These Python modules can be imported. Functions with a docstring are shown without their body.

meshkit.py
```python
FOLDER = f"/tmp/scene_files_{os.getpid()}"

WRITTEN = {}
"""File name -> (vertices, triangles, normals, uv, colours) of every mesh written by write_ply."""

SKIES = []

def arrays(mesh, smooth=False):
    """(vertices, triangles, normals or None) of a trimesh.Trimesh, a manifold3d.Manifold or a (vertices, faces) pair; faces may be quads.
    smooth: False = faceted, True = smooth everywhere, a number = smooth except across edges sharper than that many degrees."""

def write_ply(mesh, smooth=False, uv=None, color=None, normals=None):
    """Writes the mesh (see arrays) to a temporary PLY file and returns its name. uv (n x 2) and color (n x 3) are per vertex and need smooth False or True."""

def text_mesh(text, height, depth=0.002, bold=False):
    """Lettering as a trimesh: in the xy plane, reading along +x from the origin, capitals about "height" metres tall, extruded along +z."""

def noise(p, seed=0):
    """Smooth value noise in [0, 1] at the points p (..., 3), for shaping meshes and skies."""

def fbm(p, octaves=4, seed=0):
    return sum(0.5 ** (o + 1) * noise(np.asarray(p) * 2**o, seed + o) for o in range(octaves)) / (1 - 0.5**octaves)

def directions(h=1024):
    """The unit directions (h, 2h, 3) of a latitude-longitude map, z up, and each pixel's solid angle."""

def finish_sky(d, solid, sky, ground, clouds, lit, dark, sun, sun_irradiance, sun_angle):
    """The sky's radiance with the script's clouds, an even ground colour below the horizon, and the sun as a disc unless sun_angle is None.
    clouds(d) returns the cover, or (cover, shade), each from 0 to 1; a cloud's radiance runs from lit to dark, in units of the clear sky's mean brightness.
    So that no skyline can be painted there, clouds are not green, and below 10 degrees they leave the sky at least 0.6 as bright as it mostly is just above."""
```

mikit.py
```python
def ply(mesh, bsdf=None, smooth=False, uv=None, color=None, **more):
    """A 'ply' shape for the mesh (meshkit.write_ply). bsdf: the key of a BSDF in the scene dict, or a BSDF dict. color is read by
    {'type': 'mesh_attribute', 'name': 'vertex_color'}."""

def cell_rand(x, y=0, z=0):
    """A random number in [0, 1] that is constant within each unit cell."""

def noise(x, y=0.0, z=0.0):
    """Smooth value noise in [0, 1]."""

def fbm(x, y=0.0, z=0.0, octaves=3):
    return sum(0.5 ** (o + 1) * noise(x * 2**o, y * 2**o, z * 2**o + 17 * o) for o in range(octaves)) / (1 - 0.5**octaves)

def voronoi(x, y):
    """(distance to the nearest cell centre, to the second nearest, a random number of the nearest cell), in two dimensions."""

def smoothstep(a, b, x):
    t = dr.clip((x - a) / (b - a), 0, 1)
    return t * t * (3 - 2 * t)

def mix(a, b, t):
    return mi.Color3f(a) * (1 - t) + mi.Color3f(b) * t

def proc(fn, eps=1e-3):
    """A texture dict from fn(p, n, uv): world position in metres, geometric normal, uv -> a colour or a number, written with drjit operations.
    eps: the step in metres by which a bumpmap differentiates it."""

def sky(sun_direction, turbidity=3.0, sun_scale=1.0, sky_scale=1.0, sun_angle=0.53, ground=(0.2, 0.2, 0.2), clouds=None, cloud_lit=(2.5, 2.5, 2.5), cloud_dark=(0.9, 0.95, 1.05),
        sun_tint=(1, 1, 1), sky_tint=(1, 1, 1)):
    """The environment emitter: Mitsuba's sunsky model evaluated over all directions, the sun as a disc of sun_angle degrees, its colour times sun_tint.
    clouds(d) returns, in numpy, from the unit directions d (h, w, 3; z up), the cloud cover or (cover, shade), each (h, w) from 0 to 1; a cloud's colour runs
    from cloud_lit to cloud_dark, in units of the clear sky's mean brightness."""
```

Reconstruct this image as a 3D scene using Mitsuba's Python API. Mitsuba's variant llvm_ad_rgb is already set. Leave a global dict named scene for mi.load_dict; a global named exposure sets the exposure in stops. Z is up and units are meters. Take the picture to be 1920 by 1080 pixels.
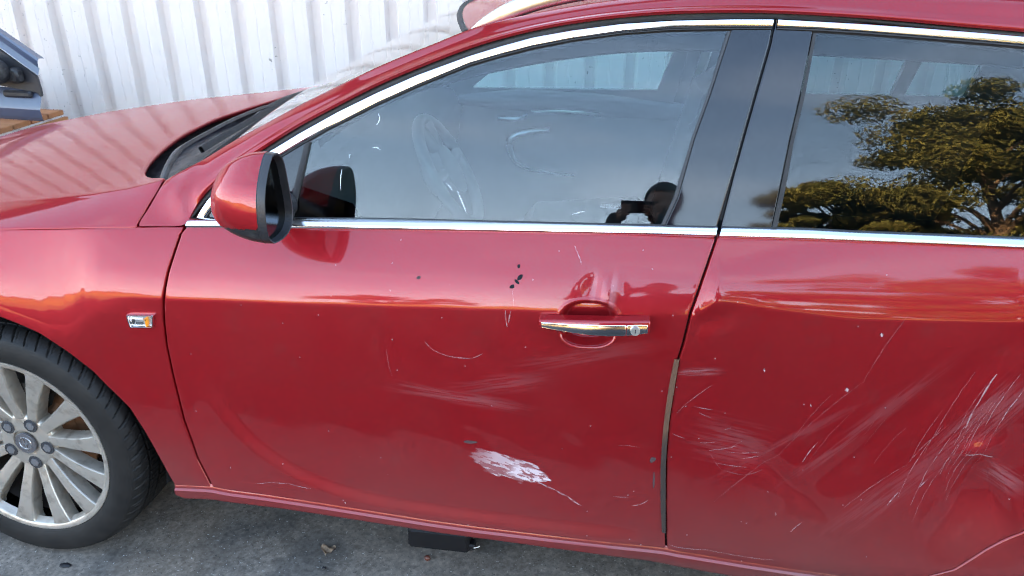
import math
import numpy as np, trimesh, shapely, manifold3d
import mitsuba as mi, drjit as dr
import mikit, meshkit
from mikit import noise, fbm, smoothstep, mix, cell_rand
from scipy.interpolate import PchipInterpolator
from scipy.ndimage import gaussian_filter1d
from scipy.spatial import Delaunay, cKDTree
from shapely.geometry import Polygon, LineString

T = mi.ScalarTransform4f
scene, labels = {}, {}

# ---------------- camera, sky, exposure ----------------
CAM = np.array([1.4296, -1.5152, 1.5482])
YAW, PITCH, ROLL, FPX = .1077, .4132, .0205, 1478.9
_f = np.array([-math.sin(YAW) * math.cos(PITCH), math.cos(YAW) * math.cos(PITCH), -math.sin(PITCH)])
_r = np.array([math.cos(YAW), math.sin(YAW), 0.0])
_u = np.cross(_r, _f)
_up = -math.sin(ROLL) * _r + math.cos(ROLL) * _u
scene['camera'] = {'type': 'perspective', 'fov_axis': 'x', 'fov': math.degrees(2 * math.atan(960 / FPX)), 'near_clip': .02, 'far_clip': 900.0,
                   'to_world': T().look_at(origin=CAM.tolist(), target=(CAM + _f).tolist(), up=_up.tolist())}

SUN = (-.45, .84, .36)          # low sun behind the white wall: car, photographer and near ground are in its shade


def haze_veil(d):
    """thin high haze, thicker towards the horizon all round"""
    el = np.degrees(np.arcsin(np.clip(d[..., 2], 0, 1)))
    wisps = meshkit.fbm(d * np.array([3.0, 3.0, 9.0]), 4, 5)
    return np.clip(.86 * np.exp(-el / 8.0) + .04 + .12 * sstep(.45, .8, wisps), 0, 1)


exposure = 5.22

# ---- the car's left side as smooth surfaces: y (depth, towards the wall) over x (rearwards) and z ----
def sstep(a, b, v):
    t = np.clip((np.asarray(v, float) - a) / (b - a), 0, 1)
    return t * t * (3 - 2 * t)

def _table(knots):
    s = np.linspace(-0.9, 0.4, 2601)
    k = np.array(knots, float)
    t = np.tan(np.radians(np.interp(s, k[:, 0], k[:, 1])))
    w = np.ones(9) / 9
    t = np.convolve(np.pad(t, 4, mode='edge'), w, mode='valid')
    a = np.concatenate([[0], np.cumsum((t[1:] + t[:-1]) / 2 * np.diff(s))])
    return s, a - np.interp(0, s, a)

_HARD = _table([(-.9, -30), (-.66, -12), (-.61, 6), (-.5, 4), (-.3, 0.5), (-.1, 2), (-.008, 3.5), (.003, 13.5), (.02, 17), (.07, 27), (.16, 33), (.25, 36), (.4, 40)])
_SOFT = _table([(-.9, -30), (-.66, -12), (-.61, 6), (-.5, 4), (-.3, 0.5), (-.1, 1), (-.045, 3), (.03, 19), (.07, 27), (.16, 33), (.25, 36), (.4, 40)])
_ZCX = [-.9, -.5, -.2, -.05, .031, .085, .135, .17, .205, .235, .255, .275, .31, .38, .47, 2.6]
_ZCZ = [.60, .62, .69, .735, .742, .728, .712, .702, .703, .716, .733, .753, .776, .79, .794, .891]
_ZC0 = PchipInterpolator(_ZCX, _ZCZ)
_FOLD = PchipInterpolator([0, 1.640, 1.652, 1.695, 1.75, 1.86, 1.99, 3.9], [0, 0, .002, .031, .026, .012, 0, 0])


def _ZC(x):
    """height of the shoulder crease; the rear door's is knocked upwards near its front edge"""
    return _ZC0(x) + _FOLD(x)

def plan(x):
    x = np.asarray(x, float)
    return .008 * (x - 1.7) ** 2 + .10 * np.clip(-.1 - x, 0, None) ** 2

def gauss(x, z, cx, cz, a, b, ang=0):
    c, s = np.cos(np.radians(ang)), np.sin(np.radians(ang))
    u, v = (x - cx) * c + (z - cz) * s, -(x - cx) * s + (z - cz) * c
    return np.exp(-(u / a) ** 2 - (v / b) ** 2)

_BX = [.545, .565, .60, .66, .75, .86, .98, 1.10, 1.28, 1.46, 1.66]
_BZ = [.640, .560, .490, .420, .360, .320, .300, .292, .285, .280, .276]
_BLADE = PchipInterpolator(_BX, _BZ)

_APX, _APZ = 2.296, .548


def dents(x, z):
    d = .00028 * np.sin(9 * x + 2.2 * np.sin(5 * z)) * np.sin(11 * z + 1.3) + .0002 * np.sin(23 * x + 17 * z)
    # swept blade low on the front door
    xb = np.clip(x, .545, 1.66)
    g = np.hypot(1, _BLADE.derivative()(xb))
    s = (z - _BLADE(xb)) / g
    k = sstep(.50, .58, x) * (1 - sstep(1.50, 1.64, x)) * (1 - sstep(.50, .66, z))
    d = d - .0055 * k * (1 - sstep(-.022, .022, s))
    # rear door: pushed-in shoulder at its front edge, a long soft fold, the deep dent low at the back
    r = sstep(1.64, 1.665, x)
    d = d + r * .0035 * gauss(x, z, 1.685, .835, .05, .022, 25)
    u = ((x - 2.10) * .66 + (z - .62) * .75)
    v = (-(x - 2.10) * .75 + (z - .62) * .66)
    d = d + r * .0030 * np.exp(-(v / .035) ** 2) * np.exp(-(u / .34) ** 4)
    d = d + .018 * gauss(x, z, 2.350, .50, .17, .13, 38) - .0115 * gauss(x, z, _APX - .022, _APZ + .022, .042, .027, 20)
    w = np.clip(_APZ - z, 0, .30)
    e = 1 - sstep(.45, 1.25, np.abs(x - _APX - .10 * w) / (.020 + .42 * w))
    d = d + r * .015 * e * sstep(-.01, .10, w) * (1 - sstep(.08, .30, w))
    d = d + r * .0042 * np.exp(-(((x - 1.86) * .62 + (z - .48) * .78) / .022) ** 2) * np.exp(-((-(x - 1.86) * .78 + (z - .48) * .62) / .16) ** 4)
    # front door: shallow push-in behind the handle
    d = d + (1 - r) * (.0016 * gauss(x, z, 1.50, .895, .06, .03) + .0046 * gauss(x, z, 1.436, .884, .022, .028, -25) - .0040 * gauss(x, z, 1.466, .884, .022, .026, 10))
    # soft buckling round and below the handle
    w = (1 - r) * gauss(x, z, 1.30, .62, .30, .16)
    d = d + w * .0012 * np.sin(38 * x + 20 * z) * np.sin(31 * z - 9 * x)
    return d

def side(x, z):
    x, z = np.asarray(x, float), np.asarray(z, float)
    zc = _ZC(x)
    s = z - zc
    s = np.where(s > 0, s * .16 / (.954 + .0455 * (x - .47) - zc), s)
    w = 1 - sstep(.30, .47, x)
    a = (1 - w) * np.interp(s, *_HARD) + w * np.interp(s, *_SOFT)
    return plan(x) + a + dents(x, z)

def belt(x):
    return .968 + .0432 * (np.asarray(x, float) - .953)

_GT = _table([(-.9, 14), (-.1, 15.5), (0, 16.5), (.1, 18), (.25, 21), (.4, 24)])

def glass(x, z):
    """outer face of the window frames; the panes lie 5 mm behind it"""
    x, z = np.asarray(x, float), np.asarray(z, float)
    zb = belt(x)
    y0 = np.interp(.160, *_HARD) + .008 * (x - 1.7) ** 2 + np.where(x > 1.3, .024 * (x - 1.9) ** 2, .00864 + .01152 * (1 - np.exp(-(1.3 - x) / .4)))
    return y0 + np.interp(z - zb, *_GT)

# measured outlines on the car, in metres
C = {
    'gap_front': [[0.5103, 0.0819, 0.9451], [0.5003, 0.0717, 0.9276], [0.4894, 0.0486, 0.8866], [0.4804, 0.031, 0.8514], [0.4742, 0.018, 0.8172], [0.468, 0.0106, 0.7803], [0.4634, 0.0085, 0.7405], [0.4606, 0.006, 0.6726], [0.4652, 0.0037, 0.5889], [0.4744, 0.0019, 0.472], [0.4948, -0.002, 0.368], [0.526, -0.0091, 0.2864]],
    'gap_mid_low': [[1.6834, 0.0652, 0.9931], [1.6706, 0.0412, 0.9541], [1.6578, 0.021, 0.9114], [1.6402, 0.0004, 0.8477], [1.6321, -0.0041, 0.7781], [1.626, -0.0054, 0.7437], [1.622, -0.0077, 0.6646], [1.6201, -0.0091, 0.5807], [1.623, -0.0104, 0.4925], [1.6341, -0.0166, 0.3598], [1.6472, -0.0269, 0.2415]],
    'gap_mid_top': [[1.7702, 0.2243, 1.424], [1.7677, 0.223, 1.4003], [1.7636, 0.2087, 1.3672], [1.7515, 0.187, 1.3147], [1.7411, 0.1689, 1.269], [1.7235, 0.1386, 1.187], [1.7079, 0.1125, 1.1099], [1.6894, 0.0852, 1.0217]],
    'sill_top': [[0.4241, -0.0056, 0.2775], [0.5281, -0.0094, 0.2852], [0.6687, -0.0163, 0.2816], [0.8052, -0.0195, 0.275], [0.9395, -0.0219, 0.2662], [1.0723, -0.025, 0.2582], [1.2032, -0.0272, 0.2527], [1.3323, -0.0292, 0.2504], [1.5351, -0.03, 0.2466], [1.6466, -0.0269, 0.2415], [1.8272, -0.0265, 0.2251], [2.0245, -0.0254, 0.2121], [2.2046, -0.0171, 0.1889]],
    'sill_low': [[0.4224, 0.0021, 0.2481], [0.4445, -0.0002, 0.2272], [0.567, -0.0076, 0.2386], [0.7073, -0.0104, 0.2401], [0.8448, -0.0138, 0.2339], [0.9802, -0.0162, 0.2269], [1.1139, -0.0193, 0.2206], [1.2456, -0.0213, 0.2167], [1.4362, -0.0232, 0.204], [1.5902, -0.0169, 0.1895], [1.758, -0.0025, 0.1676], [1.9735, -0.0009, 0.1491]],
    'arch': [[0.0464, 0.0172, 0.712], [0.0883, 0.0161, 0.6975], [0.1375, 0.0145, 0.678], [0.1995, 0.0112, 0.6376], [0.2234, 0.0098, 0.6187], [0.2614, 0.0076, 0.5867], [0.2893, 0.006, 0.5517], [0.3088, 0.0051, 0.5302], [0.337, 0.0042, 0.4957], [0.3648, 0.0029, 0.4332], [0.3865, 0.0008, 0.3756], [0.4122, -0.0033, 0.3073], [0.4241, -0.0056, 0.2775]],
    'belt_low_f': [[0.512, 0.0806, 0.9431], [0.6052, 0.0798, 0.9489], [0.7656, 0.0782, 0.957], [0.9491, 0.0757, 0.9657], [1.3013, 0.0719, 0.9807], [1.5264, 0.0704, 0.99], [1.6817, 0.0673, 0.9958]],
    'belt_low_r': [[1.6887, 0.0668, 0.9958], [1.8719, 0.0664, 1.0013], [1.9559, 0.0658, 1.0026], [2.1279, 0.0642, 1.0058], [2.2821, 0.0628, 1.0079], [2.4589, 0.0604, 1.0098]],
    'belt_top_f': [[0.5119, 0.1085, 0.9528], [0.5782, 0.1074, 0.957], [0.7567, 0.1041, 0.9672], [0.9426, 0.1007, 0.9779], [1.2992, 0.0906, 0.9935], [1.5258, 0.0842, 1.003], [1.685, 0.0817, 1.0097]],
    'belt_top_r': [[1.6936, 0.0816, 1.0103], [1.8725, 0.0803, 1.0161], [1.9571, 0.0796, 1.0162], [2.1308, 0.0803, 1.0189], [2.2876, 0.0824, 1.0204], [2.4697, 0.0864, 1.021]],
    'chrome_out_f': [[0.521, 0.1086, 0.9541], [0.5344, 0.1142, 0.9744], [0.5533, 0.1212, 0.9995], [0.577, 0.1274, 1.0219], [0.6054, 0.1337, 1.045], [0.6493, 0.143, 1.0781], [0.6928, 0.1509, 1.1062], [0.7318, 0.1575, 1.1294], [0.7639, 0.1632, 1.1488], [0.8529, 0.1781, 1.1984], [0.9406, 0.1911, 1.2414], [1.027, 0.2029, 1.2798], [1.1399, 0.2155, 1.3223], [1.2082, 0.2216, 1.3442], [1.2758, 0.2267, 1.3638], [1.3586, 0.2297, 1.3806], [1.4609, 0.229, 1.3966], [1.5612, 0.2268, 1.4059], [1.6268, 0.2257, 1.4095], [1.6854, 0.225, 1.4124], [1.7656, 0.2244, 1.4148]],
    'chrome_in_f': [[0.5405, 0.1083, 0.9553], [0.5535, 0.1132, 0.9734], [0.5701, 0.1188, 0.9936], [0.5893, 0.1238, 1.012], [0.6222, 0.1312, 1.0391], [0.6661, 0.1393, 1.0688], [0.7231, 0.1484, 1.1022], [0.7647, 0.1555, 1.1272], [0.8228, 0.1652, 1.1604], [0.8577, 0.1698, 1.1769], [0.9418, 0.1829, 1.2204], [1.0283, 0.1949, 1.26], [1.1409, 0.2093, 1.3076], [1.2092, 0.2148, 1.3286], [1.2769, 0.2194, 1.3472], [1.3597, 0.2226, 1.3647], [1.4624, 0.2247, 1.3805], [1.5626, 0.2251, 1.3906], [1.6285, 0.2243, 1.394], [1.6873, 0.2237, 1.3968], [1.7646, 0.2226, 1.3992]],
    'glass_top_f': [[0.5509, 0.1081, 0.956], [0.5625, 0.1124, 0.9717], [0.5779, 0.1172, 0.9895], [0.5958, 0.1216, 1.0055], [0.6287, 0.1289, 1.0326], [0.6713, 0.137, 1.0623], [0.7284, 0.146, 1.0958], [0.7894, 0.1568, 1.1334], [0.8411, 0.1658, 1.1641], [0.8579, 0.1682, 1.1725], [0.9421, 0.1808, 1.215], [1.0286, 0.1928, 1.2548], [1.1414, 0.2062, 1.3003], [1.2097, 0.2117, 1.3213], [1.2775, 0.216, 1.3395], [1.3602, 0.2195, 1.3575], [1.4628, 0.222, 1.3744], [1.5631, 0.2221, 1.3838], [1.6289, 0.2211, 1.3869], [1.6877, 0.2206, 1.3898], [1.763, 0.2196, 1.3922]],
    'chrome_out_r': [[1.7743, 0.2243, 1.4146], [1.8523, 0.2241, 1.413], [1.9433, 0.2244, 1.411], [2.056, 0.2213, 1.4061], [2.1682, 0.2187, 1.4009], [2.2487, 0.2171, 1.3964], [2.4282, 0.2144, 1.3848]],
    'chrome_in_r': [[1.7738, 0.2225, 1.3995], [1.8538, 0.2208, 1.3994], [1.9443, 0.2182, 1.3967], [2.057, 0.2149, 1.3917], [2.1692, 0.2124, 1.3863], [2.2498, 0.2108, 1.3818], [2.4292, 0.2083, 1.3704]],
    'glass_top_r': [[1.7725, 0.2192, 1.392], [1.8534, 0.2171, 1.391], [1.9449, 0.2145, 1.3884], [2.0576, 0.2114, 1.3835], [2.1698, 0.2087, 1.3776], [2.2504, 0.2071, 1.3732], [2.4299, 0.2047, 1.3618]],
    'rail_low': [[0.5009, 0.1009, 0.9393], [0.5126, 0.1077, 0.9634], [0.5358, 0.1179, 0.9996], [0.5716, 0.1278, 1.035], [0.6182, 0.138, 1.0717], [0.6644, 0.1462, 1.1012], [0.71, 0.1547, 1.1303], [0.7623, 0.1645, 1.1633], [0.8536, 0.1789, 1.2112], [0.9409, 0.1929, 1.256], [1.0271, 0.2044, 1.2931], [1.1395, 0.218, 1.3375], [1.2077, 0.2239, 1.3587], [1.2752, 0.2283, 1.3766], [1.358, 0.2279, 1.3942], [1.4602, 0.225, 1.4096], [1.5596, 0.2228, 1.4193], [1.6249, 0.2217, 1.4226], [1.7097, 0.2208, 1.4256], [1.7623, 0.2204, 1.4261], [1.8495, 0.2201, 1.4245], [1.9401, 0.2204, 1.4219], [2.054, 0.2214, 1.4155], [2.1667, 0.2182, 1.4088], [2.2463, 0.2168, 1.4049], [2.4254, 0.2137, 1.3927]],
    'b_front_l': [[1.6751, 0.2199, 1.3874], [1.643, 0.17, 1.265], [1.6178, 0.1397, 1.182], [1.5908, 0.1011, 1.0646], [1.5697, 0.0849, 1.0101]],
    'b_front_r': [[1.6834, 0.2211, 1.3907], [1.6494, 0.1699, 1.2653], [1.6243, 0.1396, 1.1823], [1.5996, 0.101, 1.0651], [1.5785, 0.0848, 1.0106]],
    'b_rear_l': [[1.8461, 0.2171, 1.3908], [1.8303, 0.1685, 1.2726], [1.8172, 0.1383, 1.1914], [1.8073, 0.1109, 1.111], [1.7956, 0.0818, 1.0174]],
    'b_rear_r': [[1.8534, 0.2171, 1.391], [1.839, 0.1684, 1.273], [1.8257, 0.1383, 1.1917], [1.816, 0.1062, 1.097], [1.8062, 0.0818, 1.018]],
    'sail_bar_l': [[0.7784, 0.1554, 1.1284], [0.7687, 0.1411, 1.0856], [0.7587, 0.1277, 1.0435], [0.7497, 0.1154, 1.0033], [0.7416, 0.1047, 0.9674]],
    'sail_bar_r': [[0.7906, 0.1567, 1.1335], [0.7812, 0.1409, 1.0863], [0.7712, 0.1275, 1.0442], [0.7622, 0.1152, 1.0041], [0.7542, 0.1045, 0.9682]],
    'repeater': [[0.3779, 0.0095, 0.75], [0.4446, 0.0095, 0.7542], [0.4394, 0.0081, 0.7232], [0.3827, 0.0082, 0.7188]],
    'edge_guard_r': [[1.6277, -0.0054, 0.7438], [1.6237, -0.0078, 0.6647], [1.6209, -0.0091, 0.5808], [1.6235, -0.0104, 0.4925], [1.6319, -0.0147, 0.3901], [1.6408, -0.0219, 0.2921]],
    'edge_guard_l': [[1.6177, -0.0054, 0.743], [1.6118, -0.0077, 0.6636], [1.61, -0.0091, 0.5797], [1.6124, -0.0104, 0.4913], [1.6205, -0.0148, 0.3889], [1.632, -0.0217, 0.294]],
    'rail0': [[0.3891, 0.0829, 0.9372], [0.4502, 0.0825, 0.9412], [0.5054, 0.0861, 0.9433], [0.5168, 0.1003, 0.966], [0.5369, 0.1161, 1.0002], [0.5716, 0.1278, 1.035], [0.6182, 0.138, 1.0717], [0.6644, 0.1462, 1.1012], [0.71, 0.1547, 1.1303], [0.7623, 0.1645, 1.1633], [0.8082, 0.1717, 1.1874], [0.8536, 0.1789, 1.2112], [0.8974, 0.1859, 1.2337], [0.9409, 0.1929, 1.256], [0.9842, 0.1986, 1.2747], [1.0271, 0.2044, 1.2931], [1.0824, 0.211, 1.315], [1.1395, 0.218, 1.3375], [1.2077, 0.2239, 1.3587], [1.2752, 0.2283, 1.3766], [1.358, 0.2279, 1.3942], [1.4602, 0.225, 1.4096], [1.5596, 0.2228, 1.4193], [1.6249, 0.2217, 1.4226], [1.7097, 0.2208, 1.4256], [1.7623, 0.2204, 1.4261], [1.8495, 0.2201, 1.4245], [1.9401, 0.2204, 1.4219], [2.0545, 0.2214, 1.4154], [2.166, 0.2182, 1.4088], [2.2463, 0.2168, 1.4049], [2.4254, 0.2137, 1.3927]],
    'rail1': [[0.3877, 0.0869, 0.9422], [0.4502, 0.0865, 0.9463], [0.5034, 0.0901, 0.9521], [0.5131, 0.1043, 0.9722], [0.5359, 0.1151, 1.008], [0.5728, 0.1248, 1.0427], [0.6193, 0.135, 1.0793], [0.6653, 0.1432, 1.1086], [0.7107, 0.1517, 1.1376], [0.7628, 0.1615, 1.1704], [0.8086, 0.1687, 1.1944], [0.8539, 0.1759, 1.2182], [0.8975, 0.1829, 1.2406], [0.9409, 0.1899, 1.2628], [0.984, 0.1956, 1.2813], [1.0268, 0.2014, 1.2997], [1.082, 0.208, 1.3215], [1.1389, 0.215, 1.3439], [1.2068, 0.2209, 1.365], [1.2742, 0.2253, 1.3828], [1.3567, 0.2249, 1.4002], [1.4586, 0.222, 1.4156], [1.5578, 0.2198, 1.4251], [1.6229, 0.2187, 1.4284], [1.7074, 0.2178, 1.4314], [1.7599, 0.2174, 1.4319], [1.8467, 0.2171, 1.4302], [1.9372, 0.2174, 1.4276], [2.0512, 0.2184, 1.4212], [2.1624, 0.2152, 1.4145], [2.2425, 0.2138, 1.4106], [2.421, 0.2107, 1.3984]],
    'rail2': [[0.407, 0.1129, 0.9746], [0.4447, 0.1125, 0.9834], [0.4836, 0.1121, 1.0048], [0.5043, 0.1253, 1.0184], [0.5297, 0.1341, 1.0385], [0.5652, 0.1398, 1.0583], [0.6114, 0.15, 1.0904], [0.6578, 0.1582, 1.1206], [0.7032, 0.1667, 1.1477], [0.7552, 0.1765, 1.1758], [0.8012, 0.1837, 1.1992], [0.8469, 0.1909, 1.2227], [0.8908, 0.1979, 1.2433], [0.9343, 0.2049, 1.2635], [0.9779, 0.2106, 1.2822], [1.021, 0.2164, 1.3007], [1.0767, 0.223, 1.323], [1.1341, 0.23, 1.3461], [1.2025, 0.2359, 1.3704], [1.2704, 0.2403, 1.3879], [1.3535, 0.2399, 1.4056], [1.4562, 0.237, 1.4214], [1.5559, 0.2348, 1.4323], [1.6214, 0.2337, 1.4362], [1.7063, 0.2328, 1.4405], [1.7591, 0.2324, 1.4417], [1.8461, 0.2321, 1.4423], [1.9367, 0.2324, 1.4411], [2.0507, 0.2334, 1.4373], [2.1619, 0.2302, 1.4333], [2.2419, 0.2288, 1.4309], [2.4202, 0.2257, 1.4214]],
    'rail3': [[0.4302, 0.1449, 1.0173], [0.4487, 0.1445, 1.0269], [0.4707, 0.1481, 1.0353], [0.4973, 0.1503, 1.048], [0.5249, 0.1581, 1.0617], [0.5573, 0.1598, 1.0796], [0.6032, 0.17, 1.1072], [0.65, 0.1782, 1.1383], [0.6955, 0.1867, 1.1636], [0.7475, 0.1965, 1.1868], [0.7938, 0.2037, 1.2097], [0.8398, 0.2109, 1.2329], [0.884, 0.2179, 1.2517], [0.9279, 0.2249, 1.2699], [0.9718, 0.2306, 1.2887], [1.0154, 0.2364, 1.3073], [1.0716, 0.243, 1.3302], [1.1295, 0.25, 1.3539], [1.1986, 0.2559, 1.3816], [1.2671, 0.2603, 1.3987], [1.3509, 0.2599, 1.4167], [1.4544, 0.257, 1.4329], [1.5549, 0.2548, 1.4451], [1.6208, 0.2537, 1.4495], [1.7063, 0.2528, 1.4551], [1.7593, 0.2524, 1.457], [1.8466, 0.2521, 1.4598], [1.9377, 0.2524, 1.46], [2.0518, 0.2534, 1.4589], [2.163, 0.2502, 1.4575], [2.2431, 0.2488, 1.4565], [2.4215, 0.2457, 1.4497]],
    'rail4': [[0.4332, 0.1609, 1.0257], [0.4494, 0.1605, 1.0357], [0.4693, 0.1641, 1.0467], [0.4937, 0.1683, 1.0594], [0.5191, 0.1781, 1.0726], [0.5448, 0.1828, 1.0876], [0.5913, 0.193, 1.1168], [0.6379, 0.2012, 1.1413], [0.6838, 0.2097, 1.1654], [0.737, 0.2195, 1.1947], [0.7839, 0.2267, 1.2181], [0.8304, 0.2339, 1.2407], [0.8752, 0.2409, 1.2626], [0.9197, 0.2479, 1.2845], [0.9641, 0.2536, 1.3036], [1.0081, 0.2594, 1.3221], [1.0648, 0.266, 1.3434], [1.1233, 0.273, 1.37], [1.1931, 0.2789, 1.3905], [1.2624, 0.2833, 1.4061], [1.3471, 0.2829, 1.424], [1.4517, 0.28, 1.4416], [1.5535, 0.2778, 1.4521], [1.6201, 0.2767, 1.4569], [1.7065, 0.2758, 1.4631], [1.7601, 0.2754, 1.4653], [1.8482, 0.2751, 1.4687], [1.9401, 0.2754, 1.4695], [2.0554, 0.2764, 1.4691], [2.1677, 0.2732, 1.4681], [2.2485, 0.2718, 1.4673], [2.4294, 0.2687, 1.4584]],
    'hood_edge': [[0.3795, 0.082, 0.9354], [0.2724, 0.0846, 0.9275], [0.167, 0.0875, 0.919], [0.045, 0.0867, 0.91]],
}

scene['sky'] = mikit.sky(SUN, turbidity=3.0, clouds=haze_veil, cloud_lit=(3.0, 3.15, 3.3), sky_tint=(1.03, 1, .985), sun_scale=1.3, sun_tint=(1, .88, .70))

# ---------------- helpers ----------------
rng = np.random.default_rng(7)
V3 = lambda *a: np.array(a, float)


def nrm(v):
    v = np.asarray(v, float)
    return v / np.maximum(np.linalg.norm(v, axis=-1, keepdims=True), 1e-12)


def put(key, mesh, bsdf, smooth=False, normals=None, **more):
    if normals is not None:
        v, f = mesh
        scene[key] = {'type': 'ply', 'filename': meshkit.write_ply((v, f), False, normals=normals), 'face_normals': False, 'bsdf': {'type': 'ref', 'id': bsdf}, **more}
    else:
        scene[key] = mikit.ply(mesh, bsdf, smooth=smooth, **more)
    return key


COUNT = {}


def num(base):
    n = COUNT.get(base, 0)
    COUNT[base] = n + 1
    return base if n == 0 else f'{base}_{n:03d}'


def thing(key, label, category, group=None):
    labels[key] = {'label': label, 'category': category}
    if group:
        labels[key]['group'] = group


def struct(key, label):
    labels[key] = {'label': label, 'kind': 'structure'}


def gridfaces(n, m, flip=False, wrap=False):
    i, j = np.meshgrid(np.arange(n - 1), np.arange(m if wrap else m - 1), indexing='ij')
    j2 = (j + 1) % m
    q = np.stack([i * m + j, (i + 1) * m + j, (i + 1) * m + j2, i * m + j2], -1).reshape(-1, 4)
    f = np.vstack([q[:, [0, 1, 2]], q[:, [0, 2, 3]]])
    return f[:, ::-1] if flip else f


def grid(P, flip=False, wrap=False):
    P = np.asarray(P, float)
    return P.reshape(-1, 3), gridfaces(P.shape[0], P.shape[1], flip, wrap)


def vnormals(v, f):
    n = np.zeros_like(v)
    c = np.cross(v[f[:, 1]] - v[f[:, 0]], v[f[:, 2]] - v[f[:, 0]])
    for k in range(3):
        np.add.at(n, f[:, k], c)
    return nrm(n)


def resample(A, n, spline=False):
    A = np.asarray(A, float)
    t = np.concatenate([[0], np.cumsum(np.linalg.norm(np.diff(A, axis=0), axis=1))])
    u = np.linspace(0, t[-1], n)
    if spline and len(A) > 2:
        return PchipInterpolator(t, A)(u)
    return np.stack([np.interp(u, t, A[:, k]) for k in range(3)], 1)


def join(*ms):
    V, F, o = [], [], 0
    for m in ms:
        v, f, _ = meshkit.arrays(m)
        V.append(v), F.append(f + o)
        o += len(v)
    return np.vstack(V), np.vstack(F)


def box(c, s, rot=None, bevel=0.0):
    """bevelled box of size s at c"""
    s = np.asarray(s, float)
    if bevel > 0:
        e = s / 2 - bevel
        p = []
        for sx in (-1, 1):
            for sy in (-1, 1):
                for sz in (-1, 1):
                    k = np.array([sx, sy, sz])
                    for a in range(3):
                        q = k * e
                        q[a] += k[a] * bevel
                        p.append(q)
        m = trimesh.Trimesh(np.array(p)).convex_hull
    else:
        m = trimesh.creation.box(s)
    v = np.array(m.vertices)
    if rot is not None:
        v = v @ np.asarray(rot).T
    return v + np.asarray(c), np.array(m.faces)


def rotz(a):
    c, s = math.cos(a), math.sin(a)
    return np.array([[c, -s, 0], [s, c, 0], [0, 0, 1]])


def rotx(a):
    c, s = math.cos(a), math.sin(a)
    return np.array([[1, 0, 0], [0, c, -s], [0, s, c]])


def roty(a):
    c, s = math.cos(a), math.sin(a)
    return np.array([[c, 0, s], [0, 1, 0], [-s, 0, c]])


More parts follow.
